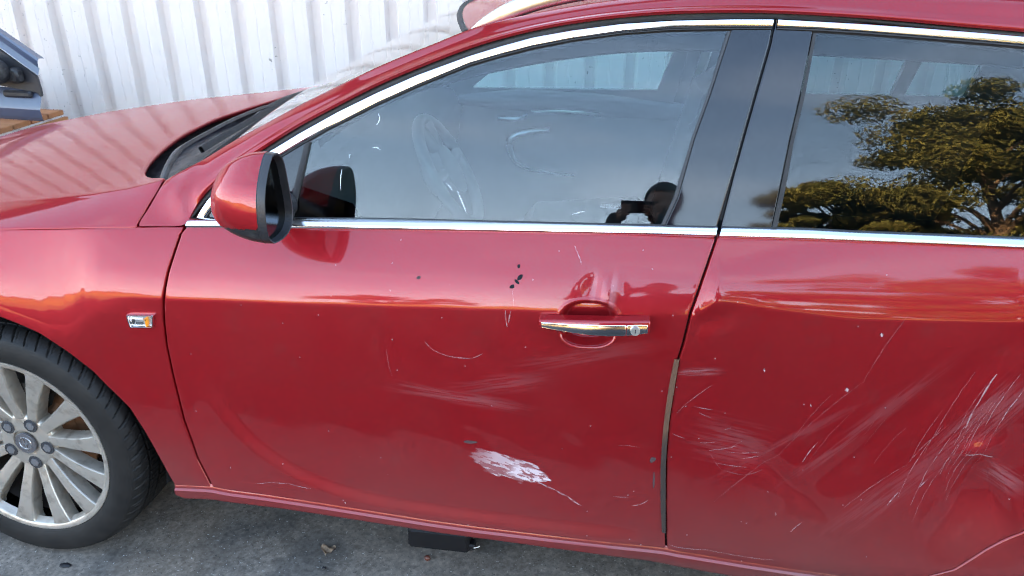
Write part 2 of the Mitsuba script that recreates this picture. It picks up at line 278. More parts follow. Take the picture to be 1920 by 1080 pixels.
def tube(path, r, sides=10, cap=True, sec=None, up=(0, 0, 1)):
    """sweep of a round (or given, (k,2)) section along a path; r scalar or per point"""
    p = np.asarray(path, float)
    t = nrm(np.gradient(p, axis=0))
    a = nrm(np.cross(t, np.asarray(up, float)) + 1e-9)
    b = np.cross(a, t)
    if sec is None:
        g = np.arange(sides) * 2 * np.pi / sides
        sec = np.stack([np.cos(g), np.sin(g)], 1)
    sec = np.asarray(sec)
    r = np.broadcast_to(np.asarray(r, float), (len(p),))
    P = p[:, None] + r[:, None, None] * (sec[None, :, :1] * a[:, None] + sec[None, :, 1:] * b[:, None])
    v, f = grid(P, wrap=True)
    if cap:
        n, m = len(p), len(sec)
        v = np.vstack([v, p[:1], p[-1:]])
        i = np.arange(m)
        f = np.vstack([f, np.stack([i, (i + 1) % m, i * 0 + n * m], 1), np.stack([(n - 1) * m + (i + 1) % m, (n - 1) * m + i, i * 0 + n * m + 1], 1)])
    return v, f


def ribbon(A, B, prof, n=90, spline=False):
    """strip between two 3D curves; prof = [(t across, height outwards), ...]"""
    A, B = resample(A, n, spline), resample(B, n, spline)
    t = nrm(np.gradient(A, axis=0) + np.gradient(B, axis=0))
    o = nrm(np.cross(t, B - A))
    o *= np.sign(o @ V3(0, -1, .6))[:, None]
    P = np.stack([A + (B - A) * k + o * h for k, h in prof], 1)
    v, f = grid(P)
    c = np.cross(v[f[0, 1]] - v[f[0, 0]], v[f[0, 2]] - v[f[0, 0]])
    mid = len(f) // 2
    c = sum(np.cross(v[f[k, 1]] - v[f[k, 0]], v[f[k, 2]] - v[f[k, 0]]) for k in range(0, len(f), max(1, len(f) // 40)))
    if c @ V3(0, -1, .6) < 0:
        f = f[:, ::-1]
    return v, f


def convex(h, k=7, edge=.0):
    """profile of a softly crowned strip of height h"""
    t = np.linspace(0, 1, k)
    return [(0, -.006), (0, edge + h * .3), (.06, edge + h * .75), (.25, edge + h * .95), (.5, edge + h), (.75, edge + h * .95), (.94, edge + h * .75), (1, edge + h * .3), (1, -.006)]


def sec_ring(pts, n):
    """closed polygon (k,2) resampled to n points"""
    p = np.vstack([pts, pts[:1]])
    t = np.concatenate([[0], np.cumsum(np.linalg.norm(np.diff(p, axis=0), axis=1))])
    u = np.linspace(0, t[-1], n, endpoint=False)
    return np.stack([np.interp(u, t, p[:, 0]), np.interp(u, t, p[:, 1])], 1)


def prism(poly, y0, y1, fn=None, bevel=0):
    """extruded shapely polygon given in (x, z), from depth y0 (front) to y1"""
    m = trimesh.creation.extrude_polygon(poly, y1 - y0, engine='earcut')
    v = np.array(m.vertices)
    v = np.stack([v[:, 0], v[:, 2] + y0, v[:, 1]], 1)
    return v, np.array(m.faces)[:, ::-1]


def panel(key, poly, fn, bsdf, step=.006, roll=.0042, off=0.0, crease=True, skirt=.014, fine=None):
    """a sheet-metal panel: the surface y = fn(x, z) inside the outline, its edges rolled in; mesh rows follow the crease"""
    rings = [0, .0005, .0013, .0026, roll] if roll else [0]
    loops = []
    poly = poly.buffer(-.0012).buffer(.0012) if roll else poly
    for r in [poly.exterior, *poly.interiors]:
        n = max(12, int(r.length / min(step * .85, .0045 if roll else 9)))
        q = np.array([r.interpolate(k / n, normalized=True).coords[0] for k in range(n)])
        tg = np.roll(q, -1, 0) - np.roll(q, 1, 0)
        nn = nrm(np.stack([-tg[:, 1], tg[:, 0]], 1))
        if not shapely.contains_xy(poly, *(q[n // 3] + nn[n // 3] * .0006)):
            nn = -nn
        loops.append((q, nn))
    nb = sum(len(q) for q, _ in loops)
    P = [np.vstack([q + nn * d for q, nn in loops]) for d in rings]
    E = [np.full(nb, (roll - math.sqrt(max(roll ** 2 - (roll - d) ** 2, 0))) if roll else 0.0) for d in rings]
    strips, k0 = [], 0
    for q, _ in loops:
        i = np.arange(len(q))
        j = (i + 1) % len(q)
        for k in range(len(rings) - 1):
            a_, b_, c_, d_ = k * nb + k0 + i, k * nb + k0 + j, (k + 1) * nb + k0 + j, (k + 1) * nb + k0 + i
            strips += [np.stack([a_, b_, c_], 1), np.stack([a_, c_, d_], 1)]
        k0 += len(q)
    core = Polygon(P[-1][:len(loops[0][0])], [P[-1][len(loops[0][0]):]] if len(loops) == 2 else []).buffer(0)
    x0, z0, x1, z1 = poly.bounds
    xs = np.arange(x0, x1 + step, step)
    if crease:
        s = np.concatenate([np.arange(-.72, -.012, step), np.arange(-.012, .014, .0016), np.arange(.016, .34, step)])
        X, Sx = np.meshgrid(xs, s, indexing='ij')
        Z = _ZC(X) + Sx
    else:
        X, Z = np.meshgrid(xs, np.arange(z0, z1 + step, step), indexing='ij')
    q = np.stack([X.ravel(), Z.ravel()], 1)
    if fine is not None:
        fx0, fz0, fx1, fz1, fs = fine
        inside = (q[:, 0] > fx0) & (q[:, 0] < fx1) & (q[:, 1] > fz0) & (q[:, 1] < fz1)
        gx, gz = np.meshgrid(np.arange(fx0, fx1, fs), np.arange(fz0, fz1, fs), indexing='ij')
        q = np.vstack([q[~inside], np.stack([gx.ravel(), gz.ravel()], 1)])
    q = q[shapely.contains_xy(core.buffer(-step * .35), q[:, 0], q[:, 1])]
    nr = nb * len(rings)
    P = np.vstack(P + [q])
    E = np.concatenate(E + [np.zeros(len(q))])
    lastr = nb * (len(rings) - 1)
    D_ = P[lastr:]
    tri = Delaunay(D_ + rng.normal(0, 1e-7, D_.shape)).simplices
    c = D_[tri].mean(1)
    tri = tri[shapely.contains_xy(core.buffer(1e-5), c[:, 0], c[:, 1])] + lastr
    if strips:
        tri = np.vstack([tri, *strips])
    y = fn(P[:, 0], P[:, 1]) + E + off
    v = np.stack([P[:, 0], y, P[:, 1]], 1)
    n = np.cross(v[tri[:, 1]] - v[tri[:, 0]], v[tri[:, 2]] - v[tri[:, 0]])
    tri = np.where((n[:, 1] > 0)[:, None], tri[:, ::-1], tri)
    vn = vnormals(v, tri)
    h = .0008
    gx = (fn(P[:, 0] + h, P[:, 1]) - fn(P[:, 0] - h, P[:, 1])) / (2 * h)
    gz = (fn(P[:, 0], P[:, 1] + h) - fn(P[:, 0], P[:, 1] - h)) / (2 * h)
    an = nrm(np.stack([gx, -np.ones_like(gx), gz], 1))
    vn[nr:] = an[nr:]
    if skirt:                                     # hem going in
        b = v[:nb]
        o = len(v)
        vs, fs = [b.copy(), b + V3(0, skirt, 0)], []
        k = 0
        for q_, _ in loops:
            m = len(q_)
            i = np.arange(m)
            a, a2 = o + k + i, o + k + (i + 1) % m
            fs += [np.stack([a, a2, a2 + nb], 1), np.stack([a, a2 + nb, a + nb], 1)]
            k += m
        v2 = np.vstack([v, *vs])
        f2 = np.vstack(fs)
        sn = vnormals(v2, f2)[o:]
        vn = np.vstack([vn, sn])
        v, tri = v2, np.vstack([tri, f2])
    return put(key, (v, tri), bsdf, normals=vn)


def curve(*names):
    return np.vstack([np.array(C[n], float) for n in names])


def xz(A):
    A = np.asarray(A)
    return [(float(a[0]), float(a[2])) for a in A]


# ---------------- materials ----------------
def rgb(*c):
    return {'type': 'rgb', 'value': list(c)}


def plain(key, color, rough=.5, spec=.5, metallic=0.0, **more):
    scene[key] = {'type': 'twosided', 'bsdf': {'type': 'principled', 'base_color': rgb(*color) if not isinstance(color, dict) else color, 'roughness': rough, 'specular': spec, 'metallic': metallic, **more}}


SCR = [  # scratches on the doors: x0, z0, x1, z1, half width, strength (metres on the car's side)
    (2.0698, 0.8745, 2.0105, 0.7211, 0.0016, 0.16),
    (2.0105, 0.7211, 1.8665, 0.5256, 0.0016, 0.16),
    (1.8665, 0.5256, 1.7414, 0.3873, 0.0016, 0.16),
    (1.7033, 0.6864, 1.6353, 0.6108, 0.001, 0.5),
    (1.9422, 0.5637, 1.919, 0.5112, 0.0016, 0.75),
    (1.9408, 0.3519, 1.9208, 0.3256, 0.0014, 0.7),
    (2.2665, 0.7574, 2.247, 0.6894, 0.0028, 0.8),
    (2.247, 0.6894, 2.2369, 0.6263, 0.0028, 0.8),
    (2.3118, 0.7614, 2.2746, 0.6327, 0.0013, 0.65),
    (2.3301, 0.7343, 2.2996, 0.6217, 0.0018, 0.8),
    (2.1997, 0.6306, 2.1377, 0.5226, 0.001, 0.5),
    (2.1377, 0.5226, 2.0266, 0.401, 0.001, 0.5),
    (2.1342, 0.4498, 2.1174, 0.4164, 0.0022, 0.8),
    (2.1898, 0.4876, 2.178, 0.4675, 0.002, 0.8),
    (2.2509, 0.5612, 2.2785, 0.5673, 0.0018, 0.7),
    (2.2785, 0.5673, 2.3122, 0.5533, 0.0018, 0.7),
    (1.6525, 0.2584, 1.7447, 0.2575, 0.0012, 0.55),
    (1.7447, 0.2575, 1.8921, 0.2457, 0.0012, 0.55),
    (1.6711, 0.6306, 1.7103, 0.6262, 0.0012, 0.6),
    (1.683, 0.6156, 1.7093, 0.6057, 0.0012, 0.6),
    (1.7417, 0.5764, 1.7545, 0.5834, 0.0012, 0.6),
    (1.6314, 0.557, 1.6592, 0.5472, 0.0012, 0.6),
    (1.6937, 0.5398, 1.7246, 0.5441, 0.0012, 0.6),
    (1.7154, 0.5224, 1.7766, 0.5386, 0.0012, 0.6),
    (1.7516, 0.5216, 1.8236, 0.5236, 0.0012, 0.6),
    (1.7862, 0.5062, 1.8238, 0.5146, 0.0012, 0.6),
    (1.7366, 0.4908, 1.8016, 0.4856, 0.0012, 0.6),
    (1.763, 0.5342, 1.784, 0.552, 0.0012, 0.6),
    (1.7202, 0.5117, 1.7467, 0.4749, 0.001, 0.28),
    (1.7467, 0.4749, 1.7984, 0.4645, 0.001, 0.28),
    (1.7984, 0.4645, 1.8374, 0.4815, 0.001, 0.28),
    (2.0251, 0.8319, 2.0271, 0.8255, 0.004, 1.2),
    (1.9794, 0.7014, 1.9815, 0.6946, 0.005, 1.2),
    (1.8049, 0.7342, 1.8068, 0.7274, 0.0022, 1.2),
    (1.8801, 0.3729, 1.8821, 0.3653, 0.002, 1.2),
    (1.821, 0.2339, 1.8233, 0.2245, 0.003, 1.2),
    (1.9121, 0.6584, 1.9141, 0.6514, 0.0012, 1.2),
    (1.3918, 0.9615, 1.3984, 0.949, 0.0014, 0.95),
    (1.3984, 0.949, 1.406, 0.9366, 0.0014, 0.95),
    (1.406, 0.9366, 1.4077, 0.9287, 0.0014, 0.95),
    (1.0757, 0.738, 1.0934, 0.7198, 0.0013, 0.6),
    (1.0934, 0.7198, 1.1245, 0.7081, 0.0013, 0.6),
    (1.1245, 0.7081, 1.1807, 0.7065, 0.0013, 0.6),
    (1.1807, 0.7065, 1.2043, 0.7199, 0.0013, 0.6),
    (1.2528, 0.825, 1.2571, 0.7895, 0.0022, 0.75),
    (1.2643, 0.8259, 1.2604, 0.7985, 0.0018, 0.7),
    (1.2667, 0.8682, 1.2709, 0.8333, 0.001, 0.5),
    (0.6441, 0.317, 0.6819, 0.326, 0.0013, 0.6),
    (0.6819, 0.326, 0.7272, 0.3283, 0.0013, 0.6),
    (0.7272, 0.3283, 0.7848, 0.3198, 0.0013, 0.6),
    (0.9878, 0.712, 0.9977, 0.6459, 0.0008, 0.3),
    (0.6783, 0.2804, 0.6793, 0.2759, 0.003, 1),
    (0.8694, 0.2908, 0.8706, 0.2863, 0.0022, 1),
    (0.5821, 0.358, 0.583, 0.3535, 0.0015, 1),
    (1.0595, 0.8821, 1.061, 0.8791, 0.0018, 1),
    (1.001, 0.7388, 1.002, 0.7349, 0.0014, 1),
    (1.3415, 0.3951, 1.3771, 0.3799, 0.0028, 0.7),
    (1.3771, 0.3799, 1.4065, 0.3654, 0.0028, 0.7),
    (1.4065, 0.3654, 1.4413, 0.3428, 0.0028, 0.7),
    (1.558, 0.356, 1.576, 0.3609, 0.0016, 0.6),
    (1.576, 0.3609, 1.5932, 0.3744, 0.0016, 0.6),
    (1.5135, 0.3759, 1.5477, 0.3782, 0.0011, 0.45),
    (0.3216, 0.5537, 0.3348, 0.5359, 0.0013, 0.7),
    (0.3348, 0.5359, 0.335, 0.5, 0.0013, 0.7),
    (1.5635, 0.5133, 1.5158, 0.5146, 0.0008, 0.35),
    (2.2985, 0.6229, 2.2799, 0.5154, 0.0006, 0.3842),
    (2.2252, 0.7585, 2.1687, 0.5561, 0.001, 0.3321),
    (2.2306, 0.5666, 2.1771, 0.3734, 0.0008, 0.4226),
    (2.2492, 0.7249, 2.2247, 0.6317, 0.0011, 0.2725),
    (2.2896, 0.6346, 2.2437, 0.431, 0.0011, 0.2565),
    (2.2539, 0.737, 2.2229, 0.6192, 0.0007, 0.3637),
    (2.2909, 0.7209, 2.2492, 0.5636, 0.0009, 0.5296),
    (2.1805, 0.6655, 2.1435, 0.5318, 0.0009, 0.3327),
    (2.1893, 0.6293, 2.1363, 0.4387, 0.0008, 0.5829),
    (2.2357, 0.5973, 2.213, 0.5007, 0.001, 0.486),
    (2.2747, 0.6939, 2.2375, 0.5396, 0.0007, 0.4923),
    (2.2454, 0.663, 2.224, 0.5783, 0.0008, 0.5293),
    (2.2228, 0.6255, 2.1669, 0.4191, 0.0012, 0.5033),
    (2.2675, 0.7028, 2.2228, 0.5147, 0.0008, 0.4436),
    (2.2576, 0.6131, 2.2292, 0.4906, 0.0006, 0.3971),
    (2.2577, 0.5757, 2.2353, 0.4596, 0.0012, 0.3157),
    (2.0912, 0.7017, 2.033, 0.5845, 0.0008, 0.161),
    (2.116, 0.6144, 2.0693, 0.5214, 0.0008, 0.2291),
    (2.0029, 0.6509, 1.9325, 0.5154, 0.0008, 0.1659),
    (2.1015, 0.6867, 2.0417, 0.5638, 0.0008, 0.1586),
    (1.9522, 0.6851, 1.8917, 0.5734, 0.0008, 0.2892),

]
SCRAPE = (1.2717, 0.43, 0.098, 0.03, -15)   # x, z, half length, half width, angle
SMEAR = [  # scuffed patches: x, z, half length, half width, angle, strength, streaks per metre
    (1.4559, 0.8813, 0.034, 0.034, 85, 0.34, 24),
    (1.1506, 0.6058, 0.15, 0.014, -6, 0.11, 190),
    (1.247, 0.6485, 0.1, 0.02, 12, 0.07, 150),
    (1.4313, 0.7326, 0.13, 0.018, 14, 0.06, 150),
    (1.6666, 0.7141, 0.04, 0.008, 8, 0.26, 180),
    (2.1458, 0.484, 0.19, 0.034, 49, 0.06, 210),
    (2.2482, 0.646, 0.11, 0.026, 58, 0.12, 210),
    (2.0308, 0.6121, 0.19, 0.016, 50, 0.07, 170),
    (2.3046, 0.6737, 0.1, 0.032, 58, 0.1, 210),
    (1.7618, 0.5447, 0.08, 0.055, -10, 0.07, 180),
    (2.3485, 0.5002, 0.05, 0.024, -30, 0.15, 180),
    (1.872, 0.5568, 0.16, 0.01, 38, 0.06, 150),

]


def scratch_mask(p, n, uv):
    x, z = p.x, p.z
    wob = (noise(x * 60, z * 60) - .5) * .0022
    m = mi.Float(0)
    for x0, z0, x1, z1, w, k in SCR:
        L = math.hypot(x1 - x0, z1 - z0)
        ux, uz = (x1 - x0) / L, (z1 - z0) / L
        dx, dz = x - x0, z - z0
        a = dx * ux + dz * uz
        t = dr.clip(a / L, 0, 1)
        d = dr.abs(dx * -uz + dz * ux + wob * min(1.0, L * 9) + (t * (1 - t)) * L * .12)
        e = dr.maximum(dr.maximum(-a, a - L), 0)
        m = dr.maximum(m, k * dr.maximum(0, 1 - dr.sqrt(d * d + e * e) / (w * (1.2 - .7 * dr.abs(2 * t - 1)))))
    gaps = smoothstep(.25, .5, noise(x * 150, z * 150 + 9))
    m = m * (.22 + .45 * gaps)
    for cx, cz, a, b, ang, k, fr in SMEAR:
        c, s = math.cos(math.radians(ang)), math.sin(math.radians(ang))
        u, v = (x - cx) * c + (z - cz) * s, (z - cz) * c - (x - cx) * s
        g = dr.exp(-dr.power(dr.abs(u / a), 3) - dr.power(dr.abs(v / b), 3))
        st = fbm(u * fr * .10 + 3, v * fr * 2.1 + cx * 7, 2.0, 3)
        m = dr.maximum(m, g * k * .62 * (smoothstep(.46, .72, st + .16 * g) + .10))
    # the big scrape low on the front door: bare and chalky to the right, frayed to the left
    cx, cz, a, b, ang = SCRAPE
    c, s = math.cos(math.radians(ang)), math.sin(math.radians(ang))
    u, v = ((x - cx) * c + (z - cz) * s) / a, ((z - cz) * c - (x - cx) * s) / b
    r = dr.sqrt(u * u + v * v) + .75 * (fbm(u * 2.2 + 5, v * 2.6, 1, 4) - .5)
    inside = smoothstep(1.0, .90, r)
    fray = smoothstep(.47, .56, fbm(u * 5 + 1.5 * v, v * 6 - u, 3, 3) + .06 * v)
    solid = smoothstep(-.15, .30, u) * smoothstep(.75, .45, dr.abs(v + .15))
    m = dr.maximum(m, inside * dr.clip(.16 + .52 * fray * smoothstep(-1.1, -.2, u) + .85 * solid * smoothstep(.38, .5, fbm(u * 7, v * 5, 7, 3)), 0, 1))
    specks = smoothstep(.9996, .9998, cell_rand(x * 330, z * 330 + 31)) * .3
    m = dr.maximum(m, specks)
    return dr.clip(m, 0, 1) * dr.select(p.y < .2, 1.0, 0.0)


def dust(p):
    low = smoothstep(.52, .20, p.z)
    low = dr.maximum(low, 1.5 * smoothstep(.265, .20, p.z))
    return dr.clip(low * (.25 + .75 * fbm(p.x * 5, p.z * 9, p.y * 5, 3)) * .55 + .075 * fbm(p.x * 14, p.z * 14, p.y * 14, 3) + .05 * smoothstep(.62, .8, fbm(p.x * 26, p.z * 26, p.y * 26 + 5, 3)) + .03 * noise(p.x * 420, p.z * 420, p.y * 420), 0, 1)


PAINT = (.275, .0038, .0075)
FLAKE = (.355, .004, .016)


def paint_base(p, n, uv):
    return mix(PAINT, (.135, .085, .078), dust(p))


def paint_flake(p, n, uv):
    return mix(FLAKE, (.145, .09, .082), dust(p))


def paint_rough(p, n, uv):
    return .025 + .32 * dust(p)


def paint(kind):
    coat = {'type': 'principled', 'base_color': mikit.proc(paint_base), 'roughness': mikit.proc(paint_rough), 'specular': 1.0}
    flake = {'type': 'principled', 'base_color': mikit.proc(paint_flake), 'metallic': 1.0, 'roughness': .40, 'clearcoat': 1.0, 'clearcoat_gloss': .95}
    return {'type': 'blendbsdf', 'weight': .42, 'a': coat, 'b': flake}


scene['paint'] = {'type': 'twosided', 'bsdf': paint(0)}
scene['door_paint'] = {'type': 'twosided', 'bsdf': {'type': 'blendbsdf', 'weight': mikit.proc(scratch_mask), 'a': paint(1), 'b': {'type': 'diffuse', 'reflectance': rgb(.62, .50, .53)}}}
plain('dark_jamb', (.012, .006, .008), .6)
plain('black_rubber', mikit.proc(lambda p, n, uv: mix((.018, .018, .02), (.06, .057, .055), .5 * fbm(p.x * 40, p.y * 40, p.z * 40, 3))), .6, .4)
plain('black_plastic', mikit.proc(lambda p, n, uv: mix((.016, .016, .019), (.05, .05, .052), smoothstep(.4, .9, fbm(p.x * 30, p.y * 30, p.z * 30, 4)))), .42, .5)
plain('gloss_black', (.006, .005, .009), .05, .72)
plain('trim_grey', (.036, .035, .038), .38, .5)
plain('interior_dark', (.034, .035, .038), .55, .5)
plain('interior_trim', (.075, .076, .08), .3, .6)
plain('interior_beige', (.36, .35, .31), .7)
plain('interior_silver', (.6, .62, .64), .25, .5, 1.0)
plain('seat_cloth', (.02, .02, .022), .9)
scene['chrome'] = {'type': 'twosided', 'bsdf': {'type': 'roughconductor', 'material': 'Al', 'alpha': .045, 'specular_reflectance': rgb(.97, .97, .97)}}
scene['bright_trim'] = {'type': 'twosided', 'bsdf': {'type': 'roughconductor', 'material': 'Al', 'alpha': .10}}
scene['front_glass'] = {'type': 'thindielectric', 'int_ior': 1.55, 'specular_transmittance': rgb(.47, .64, .65)}
scene['privacy_glass'] = {'type': 'thindielectric', 'int_ior': 1.45, 'specular_transmittance': rgb(.24, .38, .40)}
scene['screen_glass'] = {'type': 'thindielectric', 'int_ior': 1.42, 'specular_transmittance': rgb(.36, .385, .375)}
scene['lens_glass'] = {'type': 'thindielectric', 'int_ior': 1.5}
scene['mirror_glass'] = {'type': 'twosided', 'bsdf': {'type': 'roughconductor', 'material': 'Al', 'alpha': .02, 'specular_reflectance': rgb(.17, .18, .18)}}

# ---------------- the setting ----------------
def concrete(p, n, uv):
    a = fbm(p.x * 1.1, p.y * 1.1, 0, 4)
    b = fbm(p.x * 9, p.y * 9, 3, 4)
    g = fbm(p.x * 120, p.y * 120, 5, 3)
    c = mix((.116, .098, .083), (.240, .207, .178), dr.clip(.15 + .5 * b + .45 * (a - .3) + .95 * (g - .5), 0, 1))
    oil = smoothstep(.60, .74, fbm(p.x * 4.2 + 3, p.y * 4.2, 8, 4))
    c = mix(c, (.07, .068, .066), .55 * oil)
    rust = smoothstep(.62, .8, fbm(p.x * 3 + 20, p.y * 3, 2, 3))
    c = mix(c, (.20, .15, .11), .35 * rust)
    c = c * (.80 + .40 * noise(p.x * 95, p.y * 95, 9)) * (.86 + .28 * noise(p.x * 260, p.y * 260, 11))
    grit = smoothstep(.93, .965, noise(p.x * 210, p.y * 210, 1))
    c = mix(c, (.55, .55, .54), .7 * grit)
    pit = smoothstep(.90, .95, noise(p.x * 160 + 50, p.y * 160, 4))
    return mix(c, (.05, .05, .05), .7 * pit)


scene['concrete'] = {'type': 'twosided', 'bsdf': {'type': 'bumpmap', 'arbitrary': mikit.proc(lambda p, n, uv: .0022 * fbm(p.x * 140, p.y * 140, 0, 3) + .004 * fbm(p.x * 14, p.y * 14, 2, 2), eps=1.5e-3), 'scale': 1.0,
                     'bsdf': {'type': 'principled', 'base_color': mikit.proc(concrete), 'roughness': .85, 'specular': .3}}}
plain('dry_ground', mikit.proc(lambda p, n, uv: mix((.20, .155, .09), (.11, .115, .05), fbm(p.x * .6, p.y * .6, 0, 4))), .95, .1)


def sheet(x0, x1, y0, y1, z, n=2):
    gx, gy = np.meshgrid(np.linspace(x0, x1, n), np.linspace(y0, y1, n), indexing='ij')
    return grid(np.stack([gx, gy, gx * 0 + z], -1))


put('ground', sheet(-300, 300, -300, 300, -.004), 'dry_ground')
struct('ground', 'dry bare ground beyond the concrete yard')
put('concrete_apron', sheet(-30, 40, -.75, 3.4, 0), 'concrete')
struct('concrete_apron', 'stained grey concrete apron under the red car')
plain('asphalt', mikit.proc(lambda p, n, uv: mix((.020, .019, .018), (.042, .040, .038), fbm(p.x * 3, p.y * 3, 0, 4))), .9, .3)
put('asphalt_yard', sheet(-30, 40, -9.5, -.75, -.001), 'asphalt')
struct('asphalt_yard', 'dark asphalt yard between the concrete apron and the dry ground')

# white ribbed steel wall: rows of pressed sheets, leaning with the slope of the yard
WY, PITCHW = 3.0, .2222
LEAN, TIP = .012, .030      # x and y drift per metre of height


def wall_paint(p, n, uv):
    s = fbm(p.x * 2.2, p.z * .5, 0, 4)
    grime = smoothstep(.55, .9, fbm(p.x * 9, p.z * .9, 4, 4)) * .5
    c = mix((.70, .635, .60), (.61, .55, .515), .5 * s + .4 * grime)
    low = smoothstep(.9, .1, p.z)
    c = mix(c, (.52, .47, .40), low * .5 * fbm(p.x * 6, p.z * 5, 1, 3))
    chip = smoothstep(.94, .955, noise(p.x * 80, p.z * 83, 2)) * smoothstep(.64, .72, noise(p.x * 4.1, p.z * 3.3, 6))
    return mix(c, (.22, .19, .17), .85 * chip)


plain('wall_paint', mikit.proc(wall_paint), .42, .5)
plain('fixing_steel', (.35, .33, .31), .5, .5, .6)
plain('wall_dark', (.10, .10, .10), .8)
thing('metal_wall', 'tall white ribbed sheet metal wall behind the red car', 'wall')
# one period: dark flank facing +x, narrow valley, flank facing -x, wide pan with a faint swage
PROF = [(0, 0), (.010, .027), (.030, .030), (.048, .027), (.066, .002), (.070, 0), (.118, 0), (.121, .0022), (.131, .0022), (.134, 0), (.172, 0), (.1725, .0016), (.175, .0016), (.1755, 0)]
PROF = [(0, 0), (.002, .002), (.017, .044), (.021, .046), (.060, .046), (.064, .044), (.079, .002), (.082, 0), (.140, 0), (.142, .0022), (.150, .0022), (.152, 0), (.196, 0), (.1965, .0012), (.2, .0012), (.2005, 0)]
WH = 4.6
PHASE = .19971 - .0025


def wall_sheet(k0, k1):
    xs, ys = [], []
    for k in range(k0, k1):
        for a, d in PROF:
            xs.append(PHASE + k * PITCHW + a * PITCHW / .2222), ys.append(d)
    xs.append(PHASE + k1 * PITCHW + .004), ys.append(-.0015)
    xs, ys = np.array(xs), np.array(ys)
    zs = np.linspace(-.3, WH, 60)
    X, Z = np.meshgrid(xs, zs, indexing='ij')
    wav = .0013 * (meshkit.fbm(np.stack([X * 2.1, Z * 2.6, X * 0 + 3], -1), 3, 4) - .5) * 2
    dent = -.014 * np.exp(-(((X + 1.9) / .25) ** 2 + ((Z - .95) / .35) ** 2)) + .008 * np.exp(-(((X + 1.3) / .16) ** 2 + ((Z - 1.35) / .2) ** 2))
    P = np.stack([X + LEAN * (Z - 1.0) * -1, WY + ys[:, None] + wav + dent - TIP * (Z - 1.0), Z], -1)
    return grid(P, flip=False)


for k in range(-60, 60, 5):
    v, f = wall_sheet(k, k + 5)
    n0 = np.cross(v[f[0, 1]] - v[f[0, 0]], v[f[0, 2]] - v[f[0, 0]])
    put(num('metal_wall__sheet'), (v, f if n0[1] < 0 else f[:, ::-1]), 'wall_paint', smooth=28)
put('metal_wall__backing', box((0, 6.6, 2.1), (26, 6.6, 4.4)), 'wall_dark')
put('metal_wall__eave', join(box((0, 2.62, WH + .06), (26, 1.0, .05)), box((0, 2.11, WH + .08), (26, .02, .22))), 'wall_dark')
for k in range(-14, 14):
    for zz in (1.72,):
        x = PHASE + k * PITCHW + .17
        c, s = trimesh.creation.annulus(.009, .019, .004), trimesh.creation.cylinder(.009, .010, sections=12)
        if k % 3 == 2:
            v, f = join(c, s)
            put(num('metal_wall__screw'), (v @ rotx(math.pi / 2).T + V3(x - LEAN * (zz - 1), WY - .004 - TIP * (zz - 1), zz), f), 'fixing_steel', smooth=30)

# ---------------- the red car ----------------
thing('red_car', 'dark red estate car with a dented, scratched side beside a white metal wall', 'car')
GAP = .0021
gf, gml, gmt = curve('gap_front'), curve('gap_mid_low'), curve('gap_mid_top')
stop, slow, arch = curve('sill_top'), curve('sill_low'), curve('arch')
blf, blr = curve('belt_low_f'), curve('belt_low_r')
he = curve('hood_edge')[::-1]
stop = np.vstack([stop, [[2.60, 0, .172]]])


def zat(c, x):
    return np.interp(x, c[:, 0], c[:, 2])


# fender
hood_line = [(-.62, .825), (-.45, .862), (-.25, .888), (-.1, .900)] + [(float(a[0]), float(a[2])) for a in he] + [(.4483, .9412), (.5053, .9433)]
rad = [(0.0 + .383 * math.cos(a), .338 + .383 * math.sin(a)) for a in np.linspace(math.radians(176), math.radians(84), 24)]
fender = Polygon(hood_line + xz(gf[1:]) + [(.4243 + .002, .2777)] + xz(arch[::-1][1:]) + rad[::-1][1:] + [(-.40, .30), (-.62, .30)]).buffer(0)
fender = fender.difference(LineString(xz(gf[1:])).buffer(GAP)).difference(LineString(hood_line).buffer(.0018))
fender = max(getattr(fender, 'geoms', [fender]), key=lambda g: g.area)

# arch lip rounds inwards
def front_side(x, z):
    return side(x, z)


panel('red_car__front_fender', fender, front_side, 'paint', step=.006)

# front door skin
cup_c, cup_a, cup_b = (1.4305, .8065), .064, .053


def cup(x, z):
    r = (np.abs((x - cup_c[0]) / cup_a) ** 2.7 + np.abs((z - cup_c[1] - .045 * (x - cup_c[0])) / cup_b) ** 2.7) ** (1 / 2.7)
    return .028 * (1 - sstep(.70, .99, r)) - .0012 * np.exp(-((r - 1.03) / .05) ** 2)


def door_side(x, z):
    return side(x, z) + cup(x, z)


fd = Polygon(xz(gf[1:]) + [(x, zat(stop, x) + .0035) for x in np.linspace(.535, 1.64, 30)] + xz(gml[::-1]) + xz(blf[::-1][1:-1]) + [(.514, .944)]).buffer(0)
fd = fd.difference(LineString(xz(gf[1:])).buffer(GAP)).difference(LineString(xz(gml) ).buffer(GAP))
fd = max(getattr(fd, 'geoms', [fd]), key=lambda g: g.area)
panel('red_car__front_door', fd, door_side, 'door_paint', step=.0055, fine=(1.35, .735, 1.51, .872, .0028))

# rear door skin, cut by the wheel arch at its back
rarc = [(2.737 + .515 * math.cos(a), .335 + .515 * math.sin(a)) for a in np.linspace(math.radians(196), math.radians(128), 30)]
rcut = [(2.205, .20)] + [(2.2423, .2406), (2.2897, .2632), (2.3485, .3181), (2.4155, .3717), (2.46, .44), (2.51, .56), (2.56, .72), (2.60, .86), (2.625, 1.012)]
rd = Polygon(xz(gml) + [(x, zat(stop, x) + .0035) for x in np.linspace(1.655, 2.2, 20)] + rcut + xz(blr[::-1])).buffer(0)
rd = rd.difference(LineString(xz(gml)).buffer(GAP)).difference(LineString(rcut).buffer(.0006))
rd = max(getattr(rd, 'geoms', [rd]), key=lambda g: g.area)
panel('red_car__rear_door', rd, side, 'door_paint', step=.0055)

